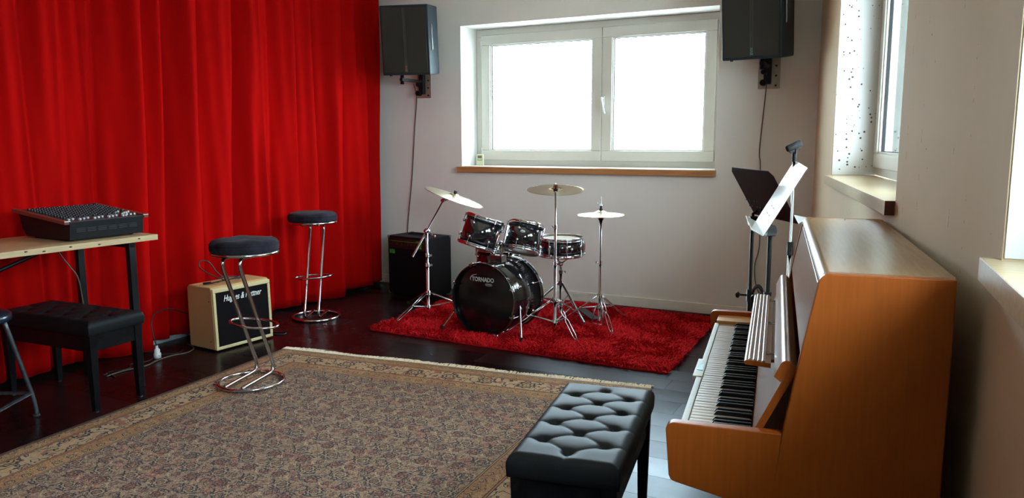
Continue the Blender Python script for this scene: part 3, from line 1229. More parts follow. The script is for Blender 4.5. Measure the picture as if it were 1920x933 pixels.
# ------------------------------------------------------------------ stool at the left edge
st3 = thing('round_stool', 'round dark padded stool with grey tubular legs at the left edge of the picture', 'stool', (-4.135, 2.115, 0), R(14))
prof = [(.0001, .545), (.150, .545), (.170, .550), (.176, .562), (.174, .580), (.160, .592), (.10, .598), (.0001, .600)]
B().lathe(prof, 48).obj('seat', M('dark_blue_vinyl', (.010, .018, .030), .22, var=.2, scale=20), st3)
GREYT = M('grey_tube', (.10, .11, .12), .4, .7, var=.35, scale=30)
for k in range(4):
    a = PI / 4 + k * PI / 2 + R(15)
    c, s_ = math.cos(a), math.sin(a)
    B().tube([(c * .135, s_ * .135, .55), (c * .19, s_ * .19, .32), (c * .232, s_ * .232, .13), (c * .245, s_ * .245, .05), (c * .247, s_ * .247, .008)], .0115, 8, 3).obj('leg', GREYT, st3)
    B().cyl((c * .247, s_ * .247, 0), (c * .247, s_ * .247, .012), .017, 12).obj('foot_cap', GREYT, st3)
    a2 = a + PI / 2
    B().cyl((c * .232, s_ * .232, .13), (math.cos(a2) * .232, math.sin(a2) * .232, .13), .009, 8).obj('stretcher', GREYT, st3)

# ------------------------------------------------------------------ work table with mixer
tb = thing('work_table', 'high table with a pale pine top and black steel frame against the red curtain', 'table', (-3.95, 3.08, 0), R(-3.2))
b = B().box(-.61, 0, -1.70, 0, .868, .900)
b.obj('table_top', PINE, tb, bev=.002)
knot = M('pine_knot', (.12, .06, .03), .6, var=.3, scale=60)
for y in (-.12, -.36, -.52, -.66, -.75, -1.02):
    k_ = B().lathe([(.0001, 0), (.006, 0), (.0001, .0006)], 10, Tm(.0003, y, .884 + rng.uniform(-.006, .006), 0, PI / 2, 0) @ Matrix.Diagonal((.7, 1.5, 1, 1)))
    k_.obj('knot', knot, tb)
for y in (-.15, -1.55):
    for x in (-.565, -.045):
        B().box(x - .02, x + .02, y - .02, y + .02, .0, .868).obj('leg', BLACKM, tb, bev=.002)
    B().box(-.585, -.025, y - .018, y + .018, .835, .867).obj('cross_rail', BLACKM, tb, bev=.002)
B().box(-.585, -.550, -1.53, -.12, .830, .867).obj('long_rail', BLACKM, tb, bev=.002)
B().tube([(-.30, -.42, .862), (-.30, -.50, .842), (-.30, -.95, .70)], .011, 4).obj('brace', BLACKM, tb)

mx = thing('mixing_console', 'black mixing desk with many knobs and brown side rails on the pine table', 'mixer', (-4.055, 2.60, .901), R(-3.2))
# local x: front edge at 0, back at -.46; y: 0 .. .46
MW, MD = .455, .46
prof = [(0, .010), (.006, .112), (-MD - .03, .160), (-MD, .045), (-MD + .02, .010)]
B().prism([(-.002, .010), (.010, .110), (-MD - .04, .156), (-MD - .01, .050), (-MD + .03, .010)], .008, MW - .008).obj('chassis', BLACKM, mx, bev=.003)


def on_top(u, y, dz=0):          # u = distance back from the front edge
    return (.008 - u, y, .1115 + .092 * u + dz)


fpn = B().prism([(.008, .110), (.008, .1125), (-MD - .036, .1585), (-MD - .036, .155)], .012, MW - .012)
fpn.obj('top_plate', PANELM, mx)
for y0, y1 in ((-.022, .012), (MW - .012, MW + .022)):
    B().prism([(.012, .098), (.014, .117), (-MD - .052, .1655), (-MD - .046, .144)], y0 if y0 < 0 else y0 + .006, y1 if y0 > 0 else y1 - .006).obj('side_rail', RAILM, mx, bev=.002)
    B().box(.0125, .0155, y0, y1, .1135, .1185).obj('rail_edge', M('pale_edge', (.5, .5, .5), .3, .5, var=.1), mx)
b = B()
bw = B()
slope = Matrix.Rotation(math.atan(.092), 4, 'Y')
for c in range(15):
    y = .030 + c * .0282
    for r_ in range(13):
        u = .085 + r_ * .0290
        if c > 11 and r_ < 3:
            continue
        p = Matrix.Translation(on_top(u, y)) @ slope
        b.lathe([(.0075, 0), (.0068, .010), (.006, .015), (.0001, .0155)], 8, p, False)
stuff(b.obj('knobs', BLACKP, mx))
b = B()
for c in range(12):
    y = .030 + c * .0282
    p = Matrix.Translation(on_top(.045 + .012 * math.sin(c * 2.1), y)) @ slope
    b.box(-.008, .008, -.005, .005, .0, .011, p)
for c in range(10):
    p = Matrix.Translation(on_top(rng.uniform(.03, .16), rng.uniform(.355, .44))) @ slope
    b.box(-.004, .004, -.005, .005, 0, .011, p)
stuff(b.obj('fader_caps', M('grey_caps', (.45, .45, .44), .4, var=.3, scale=200), mx))
# pressed vent slots on the front
for k in range(6):
    y = .045 + k * .062
    b = B()
    for q in range(4):
        b.box(.001, .0046 + .0, y, y + .050, .052 + q * .009, .056 + q * .009, Tm(0, 0, 0, 0, R(0), 0))
    b.obj('vent', M('vent_black', (.003, .003, .003), .6), mx, Tm(.001, 0, 0, 0, R(0), 0))
for x in (-.06, -MD + .06):
    for y in (.05, MW - .05):
        B().cyl((x, y, -.0005), (x, y, .012), .012, 12).obj('foot', RUBBER, mx)


# ------------------------------------------------------------------ cream guitar amplifier
ga = thing('guitar_amplifier', 'small cream guitar combo amplifier with black grille standing on the floor by the curtain', 'amplifier', (-4.184, 3.661, 0), R(-5.3))
GW, GD, GH = .495, .285, .452
# side profile in (x,z): front at x=0 leaning back a little at the top
sp_ = [(0, .012), (-.012, GH - .03), (-.022, GH - .008), (-.04, GH), (-GD + .02, GH), (-GD, GH - .02), (-GD, .012)]
b = B().prism(sp_, 0, GW)
cab = b.obj('cabinet', TOLEX, ga, bev=.010, bseg=3)
b = B()
def gx(z): return -.012 * z / GH
Tg = Matrix.Translation((0, 0, 0)) @ Matrix.Rotation(-math.atan(.012 / .422), 4, 'Y')
rect = B()
for (y0, y1, z0, z1) in ((.004, GW - .004, .012, .034), (.004, GW - .004, GH - .040, GH - .012), (.004, .026, .034, GH - .04), (GW - .026, GW - .004, .034, GH - .04)):
    rect.box(-.006, .008, y0, y1, z0, z1, Tg)
rect.obj('front_trim', PIPING, ga, bev=.004)
B().box(-.006, .0035, .024, GW - .024, .032, GH - .038, Tg).obj('grille', GRILLB, ga)
TX = Tg @ Matrix.Translation((.0042, GW * .50, GH * .80)) @ Matrix.Rotation(PI / 2, 4, 'Z') @ FACE
text('lettering', 'Hughes & Kettner', .062, WHITEL, ga, TX, .0012, .35, .0004, .70)
for y in (.07, GW - .07):
    for x in (-.05, -GD + .05):
        B().cyl((x, y, 0), (x, y, .013), .015, 12).obj('foot', RUBBER, ga)
for z in (.07, GH - .10):
    B().cyl((-.045, .001, z), (-.045, -.002, z), .004, 10).obj('screw', BLACKM, ga)
for y in (.16, .34):
    B().cyl((-.15, y, GH), (-.15, y, GH + .006), .007, 10).obj('handle_stud', CHROME, ga)

# cable heap on the amplifier
b = B()
pts = []
base = Vector((-4.26, 3.85, .466))
pts = [(-4.33, 3.735, .462), (-4.30, 3.75, .462), (-4.27, 3.80, .470), (-4.23, 3.90, .478), (-4.22, 3.97, .474), (-4.26, 4.00, .472), (-4.30, 3.93, .482), (-4.28, 3.84, .486),
       (-4.24, 3.82, .480), (-4.21, 3.90, .486), (-4.24, 3.98, .490), (-4.29, 3.96, .476), (-4.30, 3.86, .492), (-4.25, 3.80, .490), (-4.30, 3.76, .520), (-4.36, 3.72, .57), (-4.38, 3.74, .615), (-4.36, 3.80, .60), (-4.34, 3.84, .53), (-4.33, 3.90, .47)]
b.tube(pts, .0042, 7, 5)
lead = b.obj('coiled_cable', CABLE)
tag(lead, 'tangled black cable lying on top of the cream amplifier', 'cable')
jk = B().cyl((-4.34, 3.72, .461), (-4.31, 3.765, .463), .008, 10).obj('jack_plug', BLACKP, lead)

# ------------------------------------------------------------------ black bass amplifier
ba = thing('bass_amplifier', 'large black bass combo amplifier with green markings standing in the back corner', 'amplifier', (-4.348, 5.885, 0), R(-9))
BW, BD, BH = .500, .330, .562
BWX = BW
b = B().box(0, BW, 0, BD, .012, BH)
b.obj('cabinet', TOLEXB, ba, bev=.008)
B().box(.014, BW - .014, -.006, .002, .022, BH - .12).obj('grille', GRILLB, ba, bev=.003)
ctrl = B().box(.014, BW - .014, -.005, .002, BH - .114, BH - .022).obj('control_panel', M('amp_panel', (.010, .010, .010), .35, var=.2), ba, bev=.002)
B().box(.03, BW - .035, -.0056, -.0048, BH - .048, BH - .046).obj('green_line', GREEN, ctrl)
for k, x in enumerate((.045, .065, .115, .14, .19, .23, .27, .31, .345)):
    B().cyl((x, -.003, BH - .075), (x, -.016, BH - .075), .0075, 12).obj('knob', BLACKP, ctrl)
    B().cyl((x, -.0158, BH - .075), (x, -.0166, BH - .075), .0035, 10).obj('knob_cap', CHROME, ctrl)
text('model_number', '12', .068, GREEN, ctrl, Tm(.408, -.0056, BH - .078) @ FACE, .0006, 0, .001, .8)
text('model_caption', 'COMBO', .018, GREEN, ctrl, Tm(.405, -.0056, BH - .040) @ FACE, .0004, .2, .0003, 1.2)
bdg = B().box(.030, .092, -.0075, -.0055, BH - .165, BH - .128).obj('badge', GREEN, ba)
text('badge_lettering', 'TRACE', .018, BLACKP, bdg, Tm(.061, -.0078, BH - .138) @ FACE, .0003, 0, .0006)
text('badge_lettering', 'ELLIOT', .016, BLACKP, bdg, Tm(.061, -.0078, BH - .155) @ FACE, .0003, 0, .0006)
CORN = M('corner_metal', (.20, .20, .21), .35, .6, var=.1)
for x in (0, BW):
    for y in (0, BD):
        for z in (.012, BH):
            sx, sy, sz = (1 if x == 0 else -1), (1 if y == 0 else -1), (1 if z < .1 else -1)
            B().box(min(x - .003 * sx, x + .022 * sx), max(x - .003 * sx, x + .022 * sx), min(y - .003 * sy, y + .022 * sy), max(y - .003 * sy, y + .022 * sy),
                    min(z - .002 * sz, z + .022 * sz), max(z - .002 * sz, z + .022 * sz)).obj('corner_guard', CORN, ba, bev=.004)
B().tube([(.12, BD / 2, BH + .001), (.15, BD / 2, BH + .012), (.25, BD / 2, BH + .015), (.35, BD / 2, BH + .012), (.38, BD / 2, BH + .001)], .010, 8, 3).obj('strap_handle', RUBBER, ba)
for x in (.05, BW - .05):
    for y in (.05, BD - .05):
        B().cyl((x, y, 0), (x, y, .014), .016, 10).obj('foot', RUBBER, ba)


# ------------------------------------------------------------------ wall speakers
def make_speaker(label, x, y, z, yaw, tilt, w, h, d, tp, plate, logo):
    t = thing('wall_speaker', label, 'speaker', group='wall speakers')
    t.matrix_world = Matrix.Translation((x, y, z)) @ Matrix.Rotation(yaw, 4, 'Z') @ Matrix.Rotation(tilt, 4, 'X')
    ww = w * tp
    b = B().prism([(-w / 2, 0), (w / 2, 0), (w / 2, d * .35), (ww / 2, d), (-ww / 2, d), (-w / 2, d * .35)], -h / 2, h / 2, axis='z')
    b.obj('cabinet', SPKB, t, bev=.010, bseg=3)
    GR = M('speaker_grille', (.034, .031, .025), .7, 0, spec=.12, var=.3, scale=500, bmp=.6, bdist=.002, stretch=(1, 1, .6))
    B().box(-w / 2 + .020, w / 2 - .020, -.008, .004, -h / 2 + .022, h / 2 - .022).obj('grille', GR, t, bev=.002)
    tr = B().box(-.005, .017, -.0105, -.007, -h / 2 + .024, h / 2 - .024).obj('trim_strip', M('grille_strip', (.050, .046, .037), .6, 0, spec=.12, var=.1), t, bev=.001)
    B().box(-.0065, -.0045, -.0115, -.007, -h / 2 + .024, h / 2 - .024).obj('trim_edge', M('strip_edge', (.09, .08, .06), .5, 0, spec=.2, var=.1), tr)
    text('lettering', 'EVX', .026, logo, t, Tm(.006, -.0112, -h / 2 + .058, 0, -PI / 2, 0) @ FACE, .0004, 0, .0006, 1.1)
    # recessed handle on the right side
    B().box(w / 2 - .003, w / 2 + .0015, .05, .085, -.09, .14).obj('handle_recess', M('recess_black', (.004, .004, .005), .7), t)
    B().tube([(w / 2 + .002, .085, -.085), (w / 2 + .006, .083, -.07), (w / 2 + .005, .080, .03), (w / 2 + .006, .083, .12), (w / 2 + .002, .085, .135)], .005, 6).obj('handle', STEEL, t)
    B().cyl((-w / 2 + .06, .04, -h / 2), (-w / 2 + .06, .04, -h / 2 - .008), .012, 10).obj('foot', RUBBER, t)
    # bracket
    br = thing('speaker_bracket', 'black clamp bracket on a steel plate under the ' + ('left' if x < -3 else 'right') + ' wall speaker', 'bracket', group='speaker brackets')
    px0, px1, pz0, pz1 = plate
    B().box(px0, px1, YB - .006, YB, pz0, pz1).obj('wall_plate', PLATEM, br, bev=.001)
    xm = (px0 + px1) / 2
    for zz_ in np.linspace(pz0 + .025, pz1 - .02, 4):
        B().cyl((px1 - .03, YB - .006, zz_), (px1 - .03, YB - .009, zz_), .008, 10).obj('bolt', BLACKM, br)
    zb = z - h / 2 + math.sin(tilt) * d * .6
    yb = y + d * .55
    B().box(xm - .035, xm + .020, YB - .05, YB - .006, pz0 + .035, pz1 - .02).obj('clamp_body', BLACKM, br, bev=.006)
    B().cyl((xm - .035, YB - .07, pz0 + .045), (xm - .035, YB - .02, pz0 + .045), .024, 16).obj('clamp_knob', BLACKP, br)
    B().cyl((xm - .035, YB - .07, pz0 + .125), (xm - .035, YB - .02, pz0 + .125), .018, 16).obj('clamp_knob', BLACKP, br)
    B().box(xm - .022, xm + .012, yb - .02, YB - .04, zb - .055, zb - .028).obj('arm', BLACKM, br, bev=.004)
    B().cyl((xm - .005, yb, zb - .085), (xm - .005, yb, zb + .012), .017, 14).obj('spigot', BLACKM, br)
    return t


make_speaker('left wall speaker beside the red curtain', -4.045, 5.80, 2.318, R(15.9), R(5.9), .443, .60, .36, .90, (-4.295, -4.138, 1.845, 2.10), M('logo_red', (.20, .10, .08), .5, var=.05))
make_speaker('right wall speaker above the music stands', -1.079, 5.83, 2.337, R(-7.6), R(7), .436, .65, .40, .88, (-1.104, -.940, 1.831, 2.10), M('logo_teal', (.08, .20, .20), .5, var=.05))


def cord(name, label, pts, r=.004, mat=None, cat='cable', n=5):
    o = B().tube(pts, r, 6, n).obj(name, mat or CABLE)
    return tag(o, label, cat)


cord('speaker_cable', 'thin dark cable hanging down the wall below the left speaker', [(-4.30, 6.30, 1.98), (-4.30, 6.344, 1.85), (-4.332, 6.348, 1.56), (-4.375, 6.348, 1.09), (-4.44, 6.348, .60), (-4.45, 6.34, .30), (-4.46, 6.334, .012)], .0045, CABLEW)
cord('speaker_cable', 'thin dark cable hanging down the wall below the right speaker', [(-1.035, 6.30, 1.95), (-1.04, 6.346, 1.84), (-1.049, 6.348, 1.695), (-1.070, 6.348, 1.36), (-1.060, 6.348, 1.24), (-1.052, 6.348, .90), (-1.041, 6.348, .60), (-1.071, 6.345, .43), (-1.043, 6.335, .25), (-.957, 6.325, .16), (-.93, 6.31, .04), (-.92, 6.30, .005)], .004, CABLEW)

# thermometer on the sill
th = thing('room_thermometer', 'small cream digital room thermometer standing on the back window sill', 'thermometer', (-3.722, 6.56, 1.2), R(3))
B().box(-.038, .038, -.009, .009, 0, .108).obj('case', M('cream_plastic', (.60, .56, .38), .4, var=.04), th, bev=.004)
B().box(-.024, .024, -.0102, -.0085, .070, .096).obj('display', M('lcd', (.10, .085, .045), .3, var=.3, scale=200), th)
for x in (-.016, .016):
    B().box(x - .013, x + .013, -.011, -.0085, .056, .062).obj('green_key', M('green_key', (.03, .20, .05), .5, var=.1), th)
B().box(-.028, .028, -.0102, -.0085, .046, .050).obj('green_stripe', MATS['green_key'], th)


# ------------------------------------------------------------------ drum kit
def zrot(ax, spin=0):
    q = Vector(ax).normalized().to_track_quat('Z', 'Y')
    return q @ Quaternion((0, 0, 1), spin)


def drum(name, label, c, axis, r, h, nl, spin=0, top=None, bot=None, ph='chrome', lugtype='ball', group=None):
    """axis z of the empty = drum axis; origin in the middle of the shell"""
    t = thing(name, label, 'drum', c, rot=zrot(axis, spin), group=group)
    B().lathe([(r - .006, -h / 2), (r, -h / 2), (r, h / 2), (r - .006, h / 2)], 64, closed=True).obj('shell', SHELL, t)
    for s_, nm, mat in ((1, 'batter_head', top or HEADW), (-1, 'resonant_head', bot or HEADW)):
        z = s_ * (h / 2 + .004)
        prof = [(.0001, z), (r - .02, z), (r + .001, z - s_ * .004)]
        if s_ < 0:
            prof = prof
        B().lathe(prof, 64).obj(nm, mat, t)
        hp = [(r + .002, z - s_ * .012), (r + .006, z - s_ * .012), (r + .0062, z + s_ * .010), (r + .0045, z + s_ * .016), (r - .001, z + s_ * .016), (r + .001, z + s_ * .010)]
        B().lathe(hp, 64, closed=True).obj('hoop', CHROME, t)
        B().lathe([(r + .005, z - s_ * .012), (r + .012, z - s_ * .010), (r + .012, z - s_ * .006), (r + .005, z - s_ * .006)], 64, closed=True).obj('hoop_flange', CHROME, t)
    for k in range(nl):
        a = 2 * PI * k / nl
        TT = Matrix.Rotation(a, 4, 'Z')
        if lugtype == 'ball':
            for s_ in (-1, 1):
                b = B()
                b.ball((r + .008, 0, s_ * (h / 2 - .048)), .0115, 12, (1, 1, 1.1), TT)
                b.cyl(TT @ Vector((r + .012, 0, s_ * (h / 2 - .046))), TT @ Vector((r + .0115, 0, s_ * (h / 2 + .010))), .0030, 8)
                b.cyl(TT @ Vector((r + .0115, 0, s_ * (h / 2 - .014))), TT @ Vector((r + .0115, 0, s_ * (h / 2 + .012))), .0055, 8)
                b.obj('lug', CHROME, t)
        else:
            b = B()
            b.ball((r + .006, 0, 0), .012, 12, (.9, .9, 2.6), TT)
            b.cyl(TT @ Vector((r + .012, 0, -h / 2 - .008)), TT @ Vector((r + .012, 0, h / 2 + .008)), .0030, 8)
            b.obj('lug', CHROME, t)
    return t


# bass drum, lying on its side
KC = Vector((-2.722, 5.055, .279))
KAX = Vector((math.sin(R(-5)), -math.cos(R(5)), .01)).normalized()      # from the back to the front head
kr, kh = .262, .36
kick = thing('bass_drum', 'black bass drum with TORNADO lettering on its front head', 'drum', KC, rot=zrot(KAX))
up_l = (zrot(KAX).inverted() @ Vector((0, 0, 1)))
UPA = math.atan2(up_l.y, up_l.x)                                        # angle of world-up around the drum axis
KUP = Matrix.Rotation(UPA, 4, 'Z')                                      # local x becomes world up
B().lathe([(kr - .007, -kh / 2), (kr, -kh / 2), (kr, kh / 2), (kr - .007, kh / 2)], 96, closed=True).obj('shell', SHELL, kick)
B().lathe([(.0001, kh / 2 + .012), (kr - .010, kh / 2 + .012), (kr + .002, kh / 2 + .006)], 96).obj('front_head', HEADB, kick)
B().lathe([(.0001, -kh / 2 - .012), (kr - .010, -kh / 2 - .012), (kr + .002, -kh / 2 - .006)], 96).obj('rear_head', HEADW, kick)
for s_ in (1, -1):
    z = s_ * kh / 2
    B().lathe([(kr + .003, z - s_ * .004), (kr + .012, z - s_ * .004), (kr + .012, z + s_ * .034), (kr + .003, z + s_ * .034)], 96, closed=True).obj('hoop', SHELL, kick, bev=.001)
    B().ring(kr + .0125, .0022, z + s_ * .030, 96, 6).obj('hoop_inlay', CHROME, kick)
for k in range(8):
    a = UPA + R(22.5) + k * PI / 4
    TT = Matrix.Rotation(a, 4, 'Z')
    for s_ in (1, -1):
        b = B()
        b.box(kr + .008, kr + .020, -.008, .008, s_ * (kh / 2 - .004), s_ * (kh / 2 + .036), TT)
        b.box(kr - .004, kr + .018, -.006, .006, s_ * (kh / 2 + .033), s_ * (kh / 2 + .039), TT)
        b.cyl(TT @ Vector((kr + .019, 0, s_ * (kh / 2 + .02))), TT @ Vector((kr + .019, 0, s_ * (kh / 2 - .085))), .0032, 8)
        b.cyl(TT @ Vector((kr + .019, -.020, s_ * (kh / 2 + .022))), TT @ Vector((kr + .019, .020, s_ * (kh / 2 + .022))), .0040, 8)
        b.ball((kr + .010, 0, s_ * (kh / 2 - .088)), .011, 10, (1.1, 1, 1.1), TT)
        b.obj('claw', CHROME, kick)
# lettering: T maps text x->right, y->up on the front head
right = KAX.cross(Vector((0, 0, 1))).normalized() * -1
mrot = zrot(KAX).inverted().to_matrix().to_4x4()
tx_w = Vector((0, 0, 1)).cross(KAX).normalized()
tb_ = Matrix((tx_w, KAX.cross(tx_w), KAX)).transposed().to_4x4()
TL = mrot @ tb_
off_ = Matrix.Translation((0.0, 0, kh / 2 + .0132))
text('lettering', 'TORNADO', .044, LETTER, kick, off_ @ TL @ Tm(-.008, .148, 0), .0005, 0, .0014, .88)
text('small_lettering', 'MAPEX', .013, LETTER, kick, off_ @ TL @ Tm(.042, .115, 0), .0004, 0, .0003, 1.2)
b = B()
pts = [(.042 + .031 * math.cos(2 * PI * k / 28), .115 + .0105 * math.sin(2 * PI * k / 28), 0) for k in range(28)]
b.tube(pts, .0009, 5, closed=True)
b.obj('logo_oval', LETTER, kick, off_ @ TL)
b = B()
pts = []
for k in range(15):
    a = R(205) - k / 14 * R(105)
    pts.append((-.052 + .068 * math.cos(a), .146 + .036 * math.sin(a) + .003, .0))
b.tube(pts, [.0004 + .0028 * math.sin(PI * (k + .6) / 15.5) for k in range(15)], 6)
b.obj('logo_swoosh', LETTER, kick, off_ @ TL)
# spurs
for s_ in (-1, 1):
    p0 = KC + tx_w * (s_ * (kr + .006) * math.cos(R(20))) + Vector((0, 0, -kr * math.sin(R(20)) + .03)) + KAX * .10
    foot = Vector((KC.x, KC.y, 0)) + tx_w * (s_ * (kr + .09)) + KAX * .24 + Vector((0, 0, .028))
    IM = Matrix.LocRotScale(KC, zrot(KAX), None).inverted()
    b = B().cyl(IM @ (p0 + Vector((0, 0, .03))), IM @ foot, .008, 10)
    sp2 = b.obj('spur', CHROME, kick)
    B().ball(IM @ p0, .022, 12).obj('spur_bracket', CHROME, kick)
    B().cyl(IM @ (foot + Vector((0, 0, .022))), IM @ (foot - Vector((0, 0, .006))), .011, 10, .013).obj('spur_tip', RUBBER, sp2)
# tom mount on top
IM = Matrix.LocRotScale(KC, zrot(KAX), None).inverted()
kt = KC + Vector((0, 0, kr))
mb = B()
mb.box(-.055, .055, -.035, .035, -.004, .050, IM @ Matrix.LocRotScale(kt, Euler((0, 0, R(-5))), None))
mnt = mb.obj('tom_mount', CHROME, kick, bev=.004)
T1C, T1A = Vector((-2.838, 5.005, .760)), Vector((.052, .060, .224)).normalized()
T2C, T2A = Vector((-2.560, 5.165, .715)), Vector((.004, .080, .205)).normalized()
for s_, tc, ta, tr_ in ((-1, T1C, T1A, .142), (1, T2C, T2A, .130)):
    base = kt + tx_w * (s_ * .030)
    mid_ = kt + tx_w * (s_ * .030) + Vector((0, 0, .135))
    # end on the tom's mounting bracket, on the side turned to the other tom
    other = (T2C if s_ < 0 else T1C)
    dr_ = (other - tc)
    dr_ = (dr_ - ta * dr_.dot(ta)).normalized()
    fr = -Vector((tx_w.y * -1, tx_w.x, 0)).normalized()
    side_ = (dr_ * .92 + KAX * .55)
    side_ = (side_ - ta * side_.dot(ta)).normalized()
    end = tc + side_ * (tr_ + .016) + ta * .03
    low = tc + side_ * (tr_ + .018) - ta * .075
    b = B()
    b.cyl(IM @ base, IM @ mid_, .0125, 12)
    b.ball(IM @ mid_, .021, 12)
    b.cyl(IM @ (mid_ - Vector((0, 0, .06))), IM @ (mid_ - Vector((0, 0, .03))), .019, 12)
    b.tube([IM @ mid_, IM @ (mid_ * .45 + low * .55 + Vector((0, 0, .0))), IM @ low, IM @ end], .008, 8, 4)
    b.obj('tom_arm', CHROME, kick)


def add_bracket(t, tc, ta, tr_, side_):
    q = t.rotation_quaternion.inverted()
    l = q @ side_
    a = math.atan2(l.y, l.x)
    TT = Matrix.Rotation(a, 4, 'Z')
    b = B()
    b.ball((tr_ + .004, 0, .02), .020, 14, (.55, 1, 1.7), TT)
    b.box(tr_, tr_ + .022, -.010, .010, -.02, .06, TT)
    b.obj('mount_bracket', CHROME, t, bev=.002)


tom1 = drum('rack_tom', 'black rack tom tilted on the left of the two above the bass drum', T1C, T1A, .140, .200, 6, R(10), group='rack toms')
tom2 = drum('rack_tom', 'black rack tom on the right above the bass drum, with an oval badge', T2C, T2A, .130, .185, 6, R(40), group='rack toms')
for t, tc, ta, tr_, o_ in ((tom1, T1C, T1A, .140, T2C), (tom2, T2C, T2A, .130, T1C)):
    d_ = (o_ - tc)
    d_ = (d_ - ta * d_.dot(ta)).normalized()
    sd = d_ * .92 + KAX * .55
    add_bracket(t, tc, ta, tr_, (sd - ta * sd.dot(ta)).normalized())
# oval badge on tom 2, facing the room
q = tom2.rotation_quaternion.inverted()
l = q @ Vector((.30, -.92, 0))
TT = Matrix.Rotation(math.atan2(l.y, l.x), 4, 'Z')
bd = B().lathe([(.0001, .0025), (.014, .0022), (.016, 0)], 24, TT @ Tm(.1300, 0, .022, 0, PI / 2, 0) @ Matrix.Diagonal((.62, 1.15, 1, 1))).obj('badge', M('silver_badge', (.6, .6, .58), .3, .6, var=.05), tom2)
text('badge_lettering', 'MAPEX', .0085, BLACKP, bd, TT @ Tm(.1327, 0, .022) @ Matrix.Rotation(PI / 2, 4, 'Z') @ FACE, .0002)

ftom = drum('floor_tom', 'black floor tom standing behind the bass drum', (-2.960, 5.490, .385), (0, 0, 1), .172, .36, 8, R(12))
for k in range(3):
    a = R(-100) + k * 2 * PI / 3
    c, s_ = math.cos(a), math.sin(a)
    b = B()
    b.tube([(c * .192, s_ * .192, .06), (c * .192, s_ * .192, -.24), (c * .200, s_ * .200, -.31), (c * .205, s_ * .205, -.357)], .0055, 8)
    b.obj('leg', CHROME, ftom, Matrix.Rotation(-R(12), 4, 'Z'))
    b = B().box(c * .185 - .016, c * .185 + .016, s_ * .185 - .016, s_ * .185 + .016, -.06, -.02)
    b.obj('leg_bracket', CHROME, ftom, Matrix.Rotation(-R(12), 4, 'Z'), bev=.003)

SNC = Vector((-2.462, 5.640, .600))
snare = drum('snare_drum', 'black snare drum on its stand behind the kit', SNC, (.01, -.015, 1), .172, .118, 8, R(5), lugtype='tube')
b = B().box(.172, .196, -.022, .022, -.045, .035, Matrix.Rotation(R(-28), 4, 'Z'))
so_ = b.obj('snare_strainer', CHROME, snare, bev=.003)
B().box(.1955, .1975, -.010, .010, -.02, .025, Matrix.Rotation(R(-28), 4, 'Z')).obj('red_lever', M('red_plastic', (.5, .02, .03), .4, var=.05), so_)
B().cyl(Matrix.Rotation(R(-75), 4, 'Z') @ Vector((.171, 0, 0)), Matrix.Rotation(R(-75), 4, 'Z') @ Vector((.176, 0, 0)), .009, 14).obj('badge', MATS['silver_badge'], snare)


def tripod(t, hub_z, foot_r, az0, pole, low_z=.05, leg='double', spread=(0, 120, 240), fz=RZ, brace_z=None):
    """three folding legs round a tube standing at the thing's origin"""
    for d_ in spread:
        a = R(az0 + d_)
        c, s_ = math.cos(a), math.sin(a)
        n = Vector((-s_, c, 0))
        e = Vector((c, s_, 0))
        p0 = e * .020 + Vector((0, 0, hub_z))
        p1 = e * foot_r + Vector((0, 0, fz - .012))
        b = B()
        if leg == 'double':
            m1 = p0.lerp(p1, .36)
            for q_ in (-1, 1):
                b.tube([p0 + n * (.011 * q_), m1 + n * (.011 * q_), p0.lerp(p1, .45) + n * (.004 * q_), p0.lerp(p1, .52) + n * (.013 * q_), p0.lerp(p1, .86) + n * (.013 * q_), p0.lerp(p1, .965) + n * (.004 * q_)], .0036, 7)
            lg = b.obj('leg', CHROME, t)
        else:
            b.cyl(p0, p0.lerp(p1, .965), .0085, 10)
            lg = b.obj('leg', CHROME, t)
        B().cyl(p0.lerp(p1, .94), p1, .009, 10, .014).obj('rubber_foot', RUBBER, lg)
        pm = p0.lerp(p1, .45)
        b = B()
        b.cyl(Vector((0, 0, low_z)) + e * .014, pm, .0045, 8)
        b.ball(pm, .009, 10)
        b.obj('brace', CHROME, t)
    B().cyl((0, 0, hub_z - .018), (0, 0, hub_z + .016), pole + .010, 16).obj('hub', CHROME, t)
    B().cyl((0, 0, low_z - .012), (0, 0, low_z + .012), pole + .007, 16).obj('lower_collar', CHROME, t)


def collar(t, z, r, az):
    a = R(az)
    e = Vector((math.cos(a), math.sin(a), 0))
    b = B().cyl((0, 0, z - .014), (0, 0, z + .014), r, 16)
    b.cyl((0, 0, z), e * (r + .016) + Vector((0, 0, z)), .004, 8)
    b.box(-.003, .003, -.014, .014, -.008, .008, Matrix.Translation(e * (r + .018) + Vector((0, 0, z))) @ Matrix.Rotation(a, 4, 'Z'))
    b.obj('wing_clamp', CHROME, t)


def cymbal(name, label, c, ax, r, group=None, bell=.028):
    t = thing(name, label, 'cymbal', c, rot=zrot(ax), group=group)
    pr = [(.006, bell), (.025, bell - .004), (.042, bell - .014), (.050, bell - .020)]
    n = 12
    for k in range(n + 1):
        f_ = k / n
        pr.append((.056 + (r - .056) * f_, (bell - .022) * (1 - f_) ** 1.1 - .004 * f_ * f_ * 2))
    prof = pr + [(a, z - .0014) for a, z in reversed(pr)]
    B().lathe(prof, 72, closed=True).obj('disc', BRASS, t)
    return t


